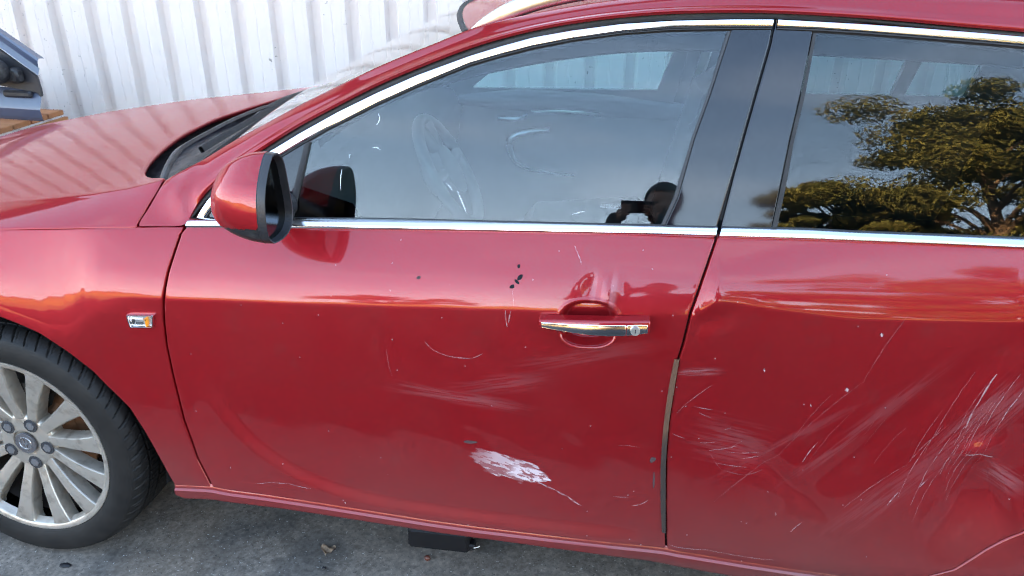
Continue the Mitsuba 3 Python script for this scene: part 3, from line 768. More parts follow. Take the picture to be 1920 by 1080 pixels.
# quarter panel behind, mostly outside the picture
rw = 2.97
rear_arc = [(rw + .385 * math.cos(a), .338 + .385 * math.sin(a)) for a in np.linspace(math.radians(192), math.radians(4), 40)]
qp = Polygon(rcut + [(3.60, 1.03), (3.80, .98), (3.84, .60), (3.78, .30), (3.38, .28)] + [a for a in rear_arc if a[1] > .27] + [(2.585, .24), (2.575, .176), (2.205, .196)]).buffer(0)
qp = qp.difference(LineString(rcut).buffer(.0006))
qp = max(getattr(qp, 'geoms', [qp]), key=lambda g: g.area)
panel('red_car__rear_quarter', qp, side, 'paint', step=.012)

# sill below the doors: a ledge, a face and a tucked-under lower edge
xs = np.concatenate([np.linspace(.4243, .46, 8), np.linspace(.47, 2.57, 150)])
zt = zat(stop, xs)
zl = np.interp(xs, slow[:, 0], slow[:, 2])
zl = np.where(xs > 1.97, zl[np.argmin(abs(xs - 1.97))] - .002, zl)
yt = side(xs, zt + .004)
P = []
dz = np.maximum(zt - zl, .028)
for a, b in [(.012, .001), (.004, -.001), (-.0022, -.001), (-.0045, -.0035), (-.007, -.0055), (-.018, -.0050)]:
    P.append(np.stack([xs, yt + a * 0 + (b if a < .01 else .004), zt + (a if a > -.002 else a) - .004 * 0], 1))
for k in np.linspace(.30, 1, 10):
    P.append(np.stack([xs, yt - .0050 + .004 * k + .045 * max(0, k - .55) ** 2 / .2, zt - .018 - (dz - .018) * (k - .30) / .70], 1))
P.append(P[-1] + V3(0, .05, -.006))
P.append(P[-1] + V3(0, .10, .02))
v, f = grid(np.array(P))
n0 = sum(np.cross(v[f[k, 1]] - v[f[k, 0]], v[f[k, 2]] - v[f[k, 0]]) for k in range(0, len(f), 57))
put('red_car__sill', (v, f if n0[1] < 0 else f[:, ::-1]), 'paint', smooth=40)

# dark inner shell behind the gaps, under the floor and in the wheel arches
shell = Polygon([(.435, .26), (.47, .6), (.44, .90), (.52, .938)] + xz(np.vstack([blf[2:], blr])) + [(2.6, 1.0), (2.56, .30), (2.5, .20), (2.2, .21)]).buffer(-.004)
panel('red_car__inner_shell', shell, side, 'dark_jamb', step=.03, roll=0, off=.05, skirt=0)
for nm, ln in (('a', gf), ('b', np.vstack([gml[::-1]])), ('c', np.array([[a, 0, b] for a, b in rcut]))):
    L = LineString(xz(ln)).buffer(.02, cap_style='flat')
    panel(num('red_car__door_jamb'), L, side, 'dark_jamb', step=.012, roll=0, off=.020, skirt=0)
L = LineString([(x, z - .001) for x, z in hood_line]).buffer(.012, cap_style='flat')
panel(num('red_car__door_jamb'), L, side, 'dark_jamb', step=.012, roll=0, off=.022, skirt=0)
put('red_car__underbody', join(box((1.65, .93, .17), (2.3, 1.62, .03)), box((3.4, .93, .3), (.6, 1.5, .05)), box((-.05, .93, .24), (1.0, 1.1, .05))), 'dark_jamb')


def arch_liner(cx, key):
    a = np.linspace(math.radians(-12), math.radians(192), 40)
    P = np.stack([np.stack([cx + r * np.cos(a), a * 0 + y, .338 + r * np.sin(a)], 1) for r, y in ((.388, .030), (.400, .05), (.405, .30), (.0, .30))])
    put(key, grid(P), 'black_plastic', smooth=40)


arch_liner(0, 'red_car__wheel_arch_liner')
arch_liner(rw, 'red_car__wheel_arch_liner_001')

# ---- window frames, panes and pillars ----
cof, cif, gtf = curve('chrome_out_f'), curve('chrome_in_f'), curve('glass_top_f')
cor, cir, gtr = curve('chrome_out_r'), curve('chrome_in_r'), curve('glass_top_r')


def extend(c, x1=2.62, drop=-.005):
    c = np.vstack([c, [[x1, c[-1, 1] - .006, c[-1, 2] + (x1 - c[-1, 0]) * -.16 + drop * 0]]])
    return c


cor, cir, gtr = extend(cor), extend(cir), extend(gtr)
btf, btr = curve('belt_top_f'), curve('belt_top_r')
btr2 = np.vstack([btr, [[2.62, .083, 1.024]]])
blr2 = np.vstack([blr, [[2.62, .060, 1.0115]]])
D1, D2 = 'red_car__front_door', 'red_car__rear_door'
put(D1 + '__window_trim', ribbon(cof, cif, convex(.0035), 220), 'chrome', smooth=60)
put(D1 + '__belt_trim', ribbon(blf, btf, [(0, -.004), (0, .0045), (.05, .006), (.25, .0075), (.5, .0080), (.75, .0075), (.95, .0060), (1, .004), (1, -.004)], 120), 'chrome', smooth=60)
put(D2 + '__window_trim', ribbon(cor, cir, convex(.0035), 90), 'chrome', smooth=60)
put(D2 + '__belt_trim', ribbon(blr2, btr2, [(0, -.004), (0, .0045), (.05, .006), (.25, .0075), (.5, .0080), (.75, .0075), (.95, .0060), (1, .004), (1, -.004)], 70), 'chrome', smooth=60)
seal = [(-.05, -.010), (0, -.002), (.15, .0005), (.45, .0008), (.6, -.004), (.8, -.006), (1.0, -.007), (1.25, -.016)]
put(D1 + '__window_seal', ribbon(cif, gtf, seal, 200), 'black_rubber', smooth=50)
put(D2 + '__window_seal', ribbon(cir, gtr, seal, 80), 'black_rubber', smooth=50)
put(D1 + '__belt_seal', ribbon(btf + V3(0, .001, -.001), btf + V3(0, .006, .004), [(0, .001), (.5, .0015), (1, 0), (1.2, -.01)], 90), 'black_rubber', smooth=50)
put(D2 + '__belt_seal', ribbon(btr2 + V3(0, .001, -.001), btr2 + V3(0, .006, .004), [(0, .001), (.5, .0015), (1, 0), (1.2, -.01)], 60), 'black_rubber', smooth=50)

rl = curve('rail0')
rub0 = np.vstack([rl[2:3], rl[3:]])
cofull = np.vstack([cof, cor[0:]])


def pane(key, poly, off, bsdf, step=.02, fn=glass):
    return panel(key, poly.buffer(0), fn, bsdf, step=step, roll=0, off=off, crease=False, skirt=0)


bfl, bfr, brl, brr = curve('b_front_l'), curve('b_front_r'), curve('b_rear_l'), curve('b_rear_r')
sbl, sbr = curve('sail_bar_l'), curve('sail_bar_r')
ins = .012          # panes tuck behind the seals
low_f = [(x, zat(btf, x) - ins) for x in np.linspace(1.60, .57, 20)]
win_f = Polygon([(a, b + ins * .7) for a, b in xz(gtf) if a < 1.70] + [(1.70, 1.40)] + low_f)
sail = win_f.intersection(Polygon([(.4, .9)] + [(a + .006, b) for a, b in xz(sbl[::-1])] + [(.80, 1.25), (.4, 1.25)]))
glass_f = win_f.intersection(Polygon([(a, b) for a, b in xz(sbl[::-1])] + [(.80, 1.25), (.9, 1.5), (1.8, 1.5)] + [(a + .004, b) for a, b in xz(bfr)] + [(1.55, .9), (.70, .9)]))
pane(D1 + '__window_pane', glass_f, .0065, 'front_glass', .012)
pane(D1 + '__mirror_sail', sail, .004, 'gloss_black', .01)
put(D1 + '__sail_bar', ribbon(sbl, sbr, [(-.05, -.006), (0, .001), (.5, .003), (1, .001), (1.05, -.006)], 40), 'black_rubber', smooth=40)
gmid = np.vstack([gmt])
p_f = Polygon(xz(bfl) + [(1.56, .999), (1.70, 1.003)] + xz(gmt[::-1])[0:] + [(1.70, 1.405)])
p_f = Polygon(xz(bfr) + [(1.575, .999), (1.682, 1.000)] + [(a - GAP, b) for a, b in xz(gmt[::-1][:-1])] + [(1.762, 1.405), (1.688, 1.405)])
panel(D1 + '__pillar_cover', p_f.buffer(0), glass, 'gloss_black', step=.012, roll=.003, off=.0035, crease=False, skirt=.01)
put(D1 + '__run_channel', ribbon(bfl, bfr, [(-.1, -.010), (0, -.004), (.2, -.001), (.8, -.001), (1, -.003)], 50), 'trim_grey', smooth=40)
p_r = Polygon([(a + GAP, b) for a, b in xz(gmt[:-1][::-1])][::-1] + [(1.6915, 1.003), (1.80, 1.005)] + xz(brl[::-1]) + [(1.846, 1.405), (1.775, 1.405)])
panel(D2 + '__pillar_cover', p_r.buffer(0), glass, 'gloss_black', step=.012, roll=.003, off=.0035, crease=False, skirt=.01)
put(D2 + '__run_channel', ribbon(brl, brr, [(0, -.003), (.1, -.001), (.9, -.001), (1, -.004), (1.1, -.010)], 50), 'black_rubber', smooth=40)
win_r = Polygon([(a, b + ins * .7) for a, b in xz(gtr) if a > 1.84] + [(2.60, zat(btr2, 2.6) - ins)] + [(x, zat(btr2, x) - ins) for x in np.linspace(2.5, 1.80, 16)] + [(a - .004, b) for a, b in xz(brr[::-1])])
pane(D2 + '__window_pane', win_r, .0065, 'privacy_glass', .012)
put(num('red_car__door_jamb'), ribbon(gmt + V3(-.012, .016, 0), gmt + V3(.012, .016, 0), [(0, 0), (1, 0)], 40), 'black_rubber')
# third side window and pillar, outside the picture
cpil = Polygon([(2.60, 1.01), (2.70, 1.013), (2.72, 1.335), (2.62, 1.355)])
panel('red_car__rear_pillar_cover', cpil, glass, 'gloss_black', step=.02, roll=.003, off=.004, crease=False)
q_w = Polygon([(2.70, 1.013), (3.30, 1.03), (3.20, 1.27), (2.72, 1.335)])
pane('red_car__quarter_window', q_w, .008, 'privacy_glass', .03)
put(D2 + '__window_trim_001', ribbon([(2.62, .2, 1.352), (2.95, .20, 1.315), (3.2, .2, 1.275)], [(2.62, .205, 1.338), (2.95, .205, 1.30), (3.2, .205, 1.26)], convex(.0035), 40), 'chrome', smooth=60)

# ---- A pillar and roof side rail: one painted pressing from the fender corner to the tail ----
R = [np.array(C['rail%d' % k], float) for k in range(5)]
t = np.arange(len(R[0]))
tt = np.concatenate([np.linspace(0, 5, 50), np.linspace(5, len(t) - 1, 170)[1:]])
R = [gaussian_filter1d(PchipInterpolator(t, r)(tt), 3.5, axis=0, mode='nearest') for r in R]
tail = np.array([[2.9, 0, -.075], [3.35, .01, -.21]])
R = [np.vstack([r, r[-1] + V3(.30, .004, -.045), r[-1] + V3(.60, .012, -.115), r[-1] + V3(.90, .03, -.215)]) for r in R]
u = [0, .10, .45, .80, 1.0]
uu = np.concatenate([[0, .012, .03, .06, .10, .14], np.linspace(.20, 1.0, 22)])
P = PchipInterpolator(u, np.stack(R))(uu)
# a little crown between the low edge and the border
front = [np.stack([R[0][:, 0], R[0][:, 1] + .012, R[0][:, 2] - .001], 1)]
back = [P[-1] + V3(.001, .010, -.001), P[-1] + V3(.002, .022, -.012)]
v, f = grid(np.concatenate([np.array(front), P, np.array(back)]))
n0 = sum(np.cross(v[f[k, 1]] - v[f[k, 0]], v[f[k, 2]] - v[f[k, 0]]) for k in range(0, len(f), 57))
put('red_car__side_rail', (v, f if n0[1] < 0 else f[:, ::-1]), 'paint', smooth=50)
edge = R[4]
rub_low = R[0][int(np.argmax(tt >= 2.0)):]
rub_low = rub_low[rub_low[:, 0] < 2.62]
put('red_car__drip_rubber', ribbon(rub_low + V3(0, .004, .002), np.vstack([cof, cor]), [(-.3, -.012), (0, -.006), (.35, -.003), (.7, -.004), (1, -.008)], 260), 'black_rubber', smooth=50)

# ---- windscreen, header, roof ----
e = edge
k0, k1 = int(np.argmin(abs(e[:, 0] - .495))), int(np.argmin(abs(e[:, 0] - 1.118)))
L = resample(e[k0:k1 + 1], 40) + V3(.002, .006, -.004)
s_ = np.linspace(0, 1, len(L))
L = np.stack([np.polyval(np.polyfit(s_, L[:, c], 4), s_) for c in range(3)], 1)
q = np.linspace(-1, 1, 41)


def span(L, b, c):
    hw = .93 - L[:, 1]
    return np.stack([np.stack([L[:, 0] - b * (1 - k * k), .93 + k * hw, L[:, 2] + c * (1 - k * k)], 1) for k in q])


bb = np.linspace(.100, .095, len(L))
cc = np.linspace(-.016, .022, len(L))
Wn = span(L, bb, cc)     # (stations up the pillar, across) are swapped below: span() gives one list per q
Wn = np.asarray(Wn)
v, f = grid(Wn)
put('red_car__windscreen', (v, f), 'screen_glass', smooth=True)
hd = Wn[:, -1]
hd2 = hd + V3(.014, 0, .007)
t_ = nrm(np.gradient(hd, axis=0))
put('red_car__windscreen__header_seal', tube(hd + V3(.005, 0, .003), .0075, 8), 'black_rubber', smooth=60)
# roof skin
Lr = [hd + V3(.012, 0, .006)]
xs_r = [1.16, 1.25, 1.4, 1.6, 1.8, 2.1, 2.4, 2.7, 3.0, 3.25]
for x in xs_r:
    i = int(np.argmin(abs(e[:, 0] - x)))
    hw = .93 - e[i, 1] - .03
    zc_ = e[i, 2] - .006
    up = .022 + .030 * sstep(1.05, 1.8, x)
    Lr.append(np.stack([x - .085 * (1 - q * q) * (1 - sstep(1.15, 1.9, x)), .93 + q * hw, zc_ + up * (1 - q ** 2) ** .8], 1))
Lr = np.array(Lr)
Lr2 = PchipInterpolator(np.arange(len(Lr)), Lr)(np.linspace(0, len(Lr) - 1, 60))
v, f = grid(Lr2)
n0 = np.cross(v[f[50, 1]] - v[f[50, 0]], v[f[50, 2]] - v[f[50, 0]])
put('red_car__roof', (v, f if n0[2] > 0 else f[:, ::-1]), 'paint', smooth=True)
put('red_car__headlining', (v + V3(.04, 0, -.035), f), 'trim_grey', smooth=True)
# trench between the rail pressing and the roof skin
i0 = int(np.argmin(abs(e[:, 0] - 1.10)))
ee = resample(e[i0:], 90)
put('red_car__roof_channel', grid(np.stack([ee + V3(0, .016, -.009), ee + V3(0, .045, -.012)])), 'black_rubber')
# bright roof rail with a foot at the front
def roof_rail(sgn, key):
    px = np.array([(1.128, 1.366, .002), (1.150, 1.3775, .010), (1.178, 1.391, .0155), (1.215, 1.4085, .019), (1.262, 1.4265, .0195), (1.32, 1.4425, .0195), (1.40, 1.458, .0195), (1.55, 1.476, .0195), (1.8, 1.494, .0195), (2.2, 1.497, .0195), (2.6, 1.478, .0195), (2.95, 1.438, .019), (3.1, 1.395, .004)])
    pp = PchipInterpolator(np.arange(len(px)), px)(np.linspace(0, len(px) - 1, 110))
    y = .312 + .0 * pp[:, 0]
    path = np.stack([pp[:, 0], y if sgn > 0 else 1.86 - y, pp[:, 1]], 1)
    g = np.linspace(0, 2 * np.pi, 20, endpoint=False)
    sec = np.stack([np.sign(np.cos(g)) * abs(np.cos(g)) ** .7 * .72, np.sign(np.sin(g)) * abs(np.sin(g)) ** .7], 1)
    put(key, tube(path, pp[:, 2], sec=sec), 'bright_trim', smooth=60)


roof_rail(1, 'red_car__roof_rail')
roof_rail(-1, 'red_car__roof_rail_001')

# ---- bonnet ----
xh = np.concatenate([np.linspace(-.86, -.72, 8), np.linspace(-.70, .26, 50), np.linspace(.27, .455, 26)])
edge_x = np.array([-.62, -.45, -.25, -.1] + [a[0] for a in he] + [.44])
edge_z = np.array([.825, .862, .888, .900] + [a[2] for a in he] + [.9405])
rail_y = np.array([0, .020, .055, .098, .16, .30, .55, .87])       # from the edge towards the middle


def hood_z(x, yy):
    """height over x and distance from the near edge"""
    ze = np.interp(x, edge_x, edge_z) + np.where(x < -.62, (x + .62) * .42 - (x + .62) ** 2 * 1.1, 0)
    zcr = np.interp(x, [-.9, -.62, -.2, -.027, .061, .13, .228, .326, .428, .47], [.78, .845, .918, .941, .953, .963, .979, .999, 1.027, 1.04])
    ymid = np.interp(x, [-.9, -.62, -.2, .06, .228, .428], [.16, .15, .115, .098, .088, .076])
    zm = np.interp(x, [-.86, -.75, -.6, -.4, -.1, .15, .33, .45], [.815, .862, .909, .952, 1.000, 1.029, 1.046, 1.056])
    k = ymid
    a = np.clip(yy / k, 0, 1)
    low = ze + (zcr - ze) * (a * (1.25 - .25 * a))
    b = np.clip((yy - k) / (.85 - k), 0, 1)
    hi = zcr + (zm - zcr) * (1 - (1 - b) ** 2.3)
    s = sstep(-.012, .012, yy - k)
    return low * (1 - s) + hi * s


def hood_rear(y):
    return PchipInterpolator([.0, .0835, .115, .150, .169, .185, .203, .242, .276, .341, .392, .454, .596, .759, .894, 1.036, 1.277, 1.50, 1.62, 1.69, 1.7765, 1.9],
                             [.383, .385, .402, .420, .424, .407, .373, .333, .312, .288, .276, .265, .252, .258, .284, .315, .360, .395, .415, .424, .385, .38])(y)


ya = np.concatenate([np.linspace(0, .06, 14), np.linspace(.064, .13, 24), np.linspace(.14, .86, 44)])
ynorm = np.concatenate([ya, 1.72 - ya[::-1][1:]])
rows = []
ynear = lambda x: np.interp(x, [-.9, -.62, -.3, 0, .4], [.26, .165, .108, .0885, .0835])
for tt_ in np.linspace(0, 1, 110):
    yb = .0835 + ynorm / 1.72 * (1.86 - 2 * .0835)
    xr = hood_rear(yb)
    x = -.86 + (xr + .86) * tt_
    ye = ynear(x)
    y = ye + ynorm / 1.72 * (1.86 - 2 * ye)
    z = hood_z(x, np.minimum(ynorm, 1.72 - ynorm))
    rows.append(np.stack([x, y, z], 1))
H = np.array(rows)
last = H[-1].copy()
H = np.concatenate([H, [last + V3(.0025, 0, -.0012), last + V3(.004, 0, -.004), last + V3(.003, 0, -.009), last + V3(-.03, 0, -.014)]])
H = np.concatenate([H[:, :1] + V3(0, .004, -.014), H[:, :1] + V3(0, -.0008, -.004), H, H[:, -1:] + V3(0, -.004, -.014)], 1)
v, f = grid(H)
n0 = sum(np.cross(v[f[k, 1]] - v[f[k, 0]], v[f[k, 2]] - v[f[k, 0]]) for k in range(0, len(f), 57))
put('red_car__bonnet', (v, f if n0[2] > 0 else f[:, ::-1]), 'paint', smooth=55)
# slanted shut line between bonnet and pillar base: dark channel under it
sl = np.array([R[k][0] for k in range(5)])
put(num('red_car__door_jamb'), ribbon(sl + V3(-.02, .012, -.012), sl + V3(.02, .012, -.008), [(0, -.004), (1, -.004)], 20), 'dark_jamb')
put('red_car__nose', join(box((-.45, .93, .5), (.8, 1.3, .55), bevel=.1)), 'dark_jamb')
# body beyond the middle: the far side's outer skin and the tail, simple pressings
far = Polygon([(-.7, .3), (-.7, .80), (0, .905), (.45, .94), (2.6, 1.02), (3.7, 1.0), (3.8, .3)])
for cx in (0, rw):
    far = far.difference(shapely.Point(cx, .338).buffer(.385))
far = max(getattr(far, 'geoms', [far]), key=lambda g: g.area)
put('red_car__far_side', prism(far, 1.80, 1.84), 'paint')
tail_pts = Polygon([(.12, .3), (.08, .95), (.25, 1.02), (.40, 1.30), (1.46, 1.30), (1.61, 1.02), (1.78, .95), (1.74, .3)])
m = trimesh.creation.extrude_polygon(tail_pts, .04, engine='earcut')
put('red_car__tailgate', (np.array(m.vertices)[:, [2, 0, 1]] + V3(3.74, 0, 0), np.array(m.faces)), 'paint')

# ---- scuttle panel and wipers ----
A1 = last[(last[:, 1] > .165) & (last[:, 1] < 1.70)]
pk = e[int(np.argmin(abs(e[:, 0] - .44))):k0:3] + V3(.004, .004, -.012)
B1 = np.vstack([pk, Wn[:, 0], (pk * V3(1, -1, 1) + V3(0, 1.86, 0))[::-1]])
A1r, B1r = resample(A1, 60), resample(B1, 60)
P = [A1r + V3(-.04, 0, -.026), A1r + V3(.006, 0, -.038), A1r * .62 + B1r * .38 + V3(0, 0, -.026), A1r * .25 + B1r * .75 + V3(0, 0, -.016), B1r + V3(-.006, 0, -.006), B1r + V3(.02, .0, -.002), B1r + V3(.06, 0, -.03)]
v, f = grid(np.array(P))
n0 = sum(np.cross(v[f[k, 1]] - v[f[k, 0]], v[f[k, 2]] - v[f[k, 0]]) for k in range(0, len(f), 7))
put('red_car__scuttle_panel', (v, f if n0[2] > 0 else f[:, ::-1]), 'black_plastic', smooth=30)

# ---------------- parts fixed to the car ----------------
# door mirror
MO = np.array([(-.072, 1.164), (-.100, 1.138), (-.120, 1.112), (-.130, 1.088), (-.135, 1.060), (-.136, 1.031), (-.130, 1.005), (-.108, .988), (-.065, .982), (-.030, .984), (-.006, .996), (.004, 1.018), (.001, 1.053), (-.007, 1.090), (-.013, 1.123), (-.022, 1.147), (-.045, 1.162)])
MO = sec_ring(MO, 96)
k_ = np.exp(-np.linspace(-2, 2, 9) ** 2)
k_ /= k_.sum()
MO = np.stack([np.convolve(np.concatenate([MO[-4:, c], MO[:, c], MO[:4, c]]), k_, 'valid') for c in (0, 1)], 1)
mc = V3(-.056, 1.050)


def mring(x, s, dy=0, dz=0):
    q_ = mc + (MO - mc) * s + V3(dy, dz)
    return np.stack([np.full(len(q_), x), q_[:, 0], q_[:, 1]], 1)


us = np.array([0, .02, .045, .07, .09, .105, .116, .1225, .126])
ss = np.array([1, .985, .925, .82, .69, .54, .375, .21, .012])
uu_ = np.linspace(0, .126, 44)
uu_ = .126 * (1 - (1 - np.linspace(0, 1, 44)) ** 1.6)
sp = PchipInterpolator(us, ss)(uu_)
shell_ = np.array([mring(.783 - a, s, 0, .002 * a / .126) for a, s in zip(uu_, sp)])
v, f = grid(shell_, wrap=True)
n0 = np.cross(v[f[5, 1]] - v[f[5, 0]], v[f[5, 2]] - v[f[5, 0]])
cen = v.mean(0)
fc = v[f].mean(1)
fn_ = np.cross(v[f[:, 1]] - v[f[:, 0]], v[f[:, 2]] - v[f[:, 0]])
if (fn_ * (fc - cen)).sum() < 0:
    f = f[:, ::-1]
vn = vnormals(v, f)
low = fc[:, 2] < 1.021 + .10 * (fc[:, 0] - .70)
M_ = 'red_car__door_mirror'
plain('bezel_black', (.026, .026, .030), .38, .5)
put(M_ + '__cap', (v, f[~low]), 'paint', normals=vn)
put(M_ + '__lower_housing', (v - vn * .001, f[low]), 'black_plastic', normals=vn)
bez = np.array([mring(.7825, 1.0), mring(.784, .985), mring(.7855, .985), mring(.787, .995), mring(.7985, .988), mring(.8005, .975), mring(.7995, .945), mring(.784, .915), mring(.780, .90)])
v, f = grid(bez, wrap=True)
put(M_ + '__bezel', (v, f), 'bezel_black', smooth=35)
g = mring(.7845, .93)
v, f = np.vstack([g, [[.7845, mc[0], mc[1]]]]), np.stack([np.arange(96), (np.arange(96) + 1) % 96, np.full(96, 96)], 1)
put(M_ + '__glass', (v, f), 'mirror_glass')
put(M_ + '__foot', tube([(.755, -.01, 1.005), (.745, .05, 1.003), (.735, .11, 1.000)], [.030, .028, .032], 14), 'black_plastic', smooth=50)

# side repeater lamp on the wing
rp = np.array(C['repeater'], float)
LM = 'red_car__side_repeater'


def on_side(x, z, off):
    return np.stack([x, side(x, z) + off, z], -1)


def quad_ring(s, off, n=64):
    c = rp[:, [0, 2]].mean(0)
    pl_ = Polygon(c + (rp[:, [0, 2]] - c) * s).buffer(-.003).buffer(.003)
    q_ = np.array([pl_.exterior.interpolate(k / n, normalized=True).coords[0] for k in range(n)])
    return on_side(q_[:, 0], q_[:, 1], off)


fr = np.array([quad_ring(1.03, .001), quad_ring(1.02, -.006), quad_ring(.98, -.0088), quad_ring(.92, -.0088), quad_ring(.87, -.006), quad_ring(.85, .001)])
v, f = grid(fr, wrap=True)
put(LM + '__frame', (v, f), 'chrome', smooth=40)
c_ = rp.mean(0)


def fan(ring):
    n = len(ring)
    return np.vstack([ring, ring.mean(0)[None]]), np.stack([np.arange(n), (np.arange(n) + 1) % n, np.full(n, n)], 1)


put(LM + '__reflector', fan(quad_ring(.88, -.0012)), 'lamp_silver')
put(LM + '__reflector_facet', join(box((.4005, side(.4005, .740) - .0022, .7405), (.030, .004, .007), rotx(.5), .001), box((.385, side(.385, .736) - .002, .736), (.004, .004, .020), roty(.35), .0008)), 'lamp_white', smooth=20)
put(LM + '__reflector_facet_001', join(box((.391, side(.391, .735) - .002, .734), (.006, .003, .016), roty(.30), .0008), box((.405, side(.405, .729) - .0018, .729), (.017, .003, .006), rotx(-.4), .0008)), 'trim_grey', smooth=20)
put(LM + '__bulb', tube([(.4240, side(.4240, .734) - .0030, .7265), (.4240, side(.4240, .734) - .0030, .7445)], .0056, 14), 'amber', smooth=40)
put(LM + '__lens', fan(quad_ring(.88, -.0078)), 'lens_glass')
plain('amber', (.85, .30, .015), .25, .6)

# door handle: painted grip with a chrome face, lock barrel at its rear
HN = 'red_car__front_door__handle'


def hz(x):
    return .8145 + .045 * (x - 1.44)


bar = np.array([(1.3266, .8225), (1.36, .8262), (1.42, .8300), (1.50, .8345), (1.5565, .8378), (1.5585, .834), (1.5585, .8135), (1.5567, .8104), (1.5113, .8020), (1.47, .7990), (1.4273, .7990), (1.38, .8020), (1.3328, .8062), (1.3262, .8085)])


bp_ = Polygon(bar).buffer(-.002).buffer(.002)
bow = lambda x: side(x, .82 + 0 * x) + .006 * ((x - 1.44) / .11) ** 2
mid_ = lambda x: np.interp(x, [1.33, 1.43, 1.56], [.815, .8145, .8235])
face = lambda x, z: bow(x) + .14 * (z - mid_(x)) + 7 * (z - mid_(x)) ** 2
panel(HN, bp_, face, 'paint', step=.004, roll=.004, off=-.036, crease=False, skirt=.024)
split = 1.5095
cp = Polygon([(1.3315, .8195), (1.36, .8208), (1.42, .8230), (1.48, .8262), (1.553, .8300), (1.5545, .8118), (1.5113, .8042), (1.47, .8012), (1.4273, .8012), (1.38, .8042), (1.3330, .8080)]).buffer(-.001).buffer(.001)
cface = lambda x, z: bow(x) + .16 * (z - mid_(x)) + 9 * (z - mid_(x)) ** 2
panel(HN + '__chrome_face', cp.intersection(shapely.box(1.3, .7, split - .0006, .9)), cface, 'chrome', step=.003, roll=.0015, off=-.0385, crease=False, skirt=.004)
panel(HN + '__lock_cover', cp.intersection(shapely.box(split + .0006, .7, 1.6, .9)), cface, 'chrome', step=.003, roll=.0015, off=-.0385, crease=False, skirt=.004)
put(HN + '__lock_barrel', (lambda m: (np.array(m.vertices) @ rotx(math.pi / 2).T + V3(1.5275, side(1.5275, .82) - .0365, .8182), np.array(m.faces)))(trimesh.creation.cylinder(.0098, .008, sections=28)), 'fixing_bright', smooth=40)
put(HN + '__key_slot', box((1.5275, side(1.5275, .82) - .0410, .8185), (.0016, .001, .008)), 'dark_jamb')
plain('fixing_bright', (.62, .60, .57), .35, .5, .7)
put(num('red_car__front_door__handle_leg'), box((1.345, side(1.345, .815) - .006, .815), (.022, .02, .018), None, .003), 'paint')
put(num('red_car__front_door__handle_leg'), box((1.5335, side(1.5335, .82) - .006, .822), (.040, .02, .022), None, .003), 'paint')

# brown rubber edge guard on the door's rear edge, lower end blackened
ga, gb = np.array(C['edge_guard_l'], float), np.array(C['edge_guard_r'], float)
plain('edge_guard', mikit.proc(lambda p, n, uv: mix((.135, .075, .050), (.048, .037, .033), smoothstep(.62, .45, p.z + .08 * (noise(p.z * 30, p.x * 50) - .5)))), .85, .2)
put('red_car__front_door__edge_guard', ribbon(ga, gb, [(0, -.004), (0, .003), (.12, .0048), (.5, .0056), (.88, .0048), (1, .003), (1, -.006)], 60, True), 'edge_guard', smooth=40)

# windscreen paper, wipers
wL = Wn


def on_screen(i, j):
    """point on the windscreen grid at fractional station i (along the pillar) and j (across)"""
    i0, j0 = int(min(i, wL.shape[0] - 2)), int(min(j, wL.shape[1] - 2))
    a, b = i - i0, j - j0
    return (wL[i0, j0] * (1 - a) + wL[i0 + 1, j0] * a) * (1 - b) + (wL[i0, j0 + 1] * (1 - a) + wL[i0 + 1, j0 + 1] * a) * b


plain('paper', (.82, .81, .78), .7, .2)
plain('ink', (.08, .08, .10), .8)
Pp = np.array([[on_screen(i, j) + V3(.004, 0, -.006) for j in np.linspace(1.2, 6.6, 12)] for i in np.linspace(27.6, 33.0, 8)])
put('red_car__windscreen__paper', grid(Pp), 'paper', smooth=True)
ink = []
for k in range(26):
    i, j = 30.8 + .42 * (k % 4) + .05 * rng.random(), 1.9 + .5 * (k // 4) + .1 * rng.random()
    a = on_screen(i, j)
    b, c = on_screen(i + .16, j), on_screen(i, j + .32)
    o_ = V3(.002, 0, -.003)
    ink.append((np.array([a, b, b + c - a, c]) + o_, np.array([[0, 1, 2], [0, 2, 3]])))
put('red_car__windscreen__printed_marks', join(*ink), 'ink')


def flat_arm(path, w, h, key, bsdf):
    path = resample(path, 40, True)
    w = np.interp(np.linspace(0, 1, 40), np.linspace(0, 1, len(np.atleast_1d(w))), np.atleast_1d(w))
    t_ = nrm(np.gradient(path, axis=0))
    upv = V3(-.45, 0, .89)
    a = nrm(np.cross(t_, upv))
    b = np.cross(a, t_)
    sec_ = np.array([(-1, -1), (-1, .4), (-.7, 1), (.7, 1), (1, .4), (1, -1)])
    P_ = path[:, None] + sec_[None, :, :1] * (w[:, None] / 2)[:, None] * a[:, None] + sec_[None, :, 1:] * (h / 2) * b[:, None]
    v_, f_ = grid(P_, wrap=True)
    put(key, (v_, f_), bsdf, smooth=40)


def scr(i, j, lift=.012):
    return on_screen(i, j) + V3(-.5, 0, .85) * lift


flat_arm([(.405, .195, 1.012), (.384, .27, 1.034), (.366, .375, 1.050), (.368, .52, 1.058), (.376, .70, 1.064), (.384, .86, 1.062)], [.016, .022, .026, .024, .018, .014], .010, 'red_car__wiper_arm', 'black_plastic')
flat_arm([(.425, .36, 1.050), (.424, .55, 1.058), (.416, .80, 1.062), (.408, 1.05, 1.060)], .011, .016, 'red_car__wiper_blade', 'black_rubber')
flat_arm([(.345, .88, 1.030), (.355, .98, 1.046), (.372, 1.10, 1.052), (.402, 1.30, 1.050), (.425, 1.48, 1.040)], [.018, .026, .024, .018, .014], .010, 'red_car__wiper_arm_001', 'black_plastic')
flat_arm([(.412, 1.12, 1.052), (.420, 1.35, 1.046), (.445, 1.58, 1.032)], .011, .014, 'red_car__wiper_blade_001', 'black_rubber')

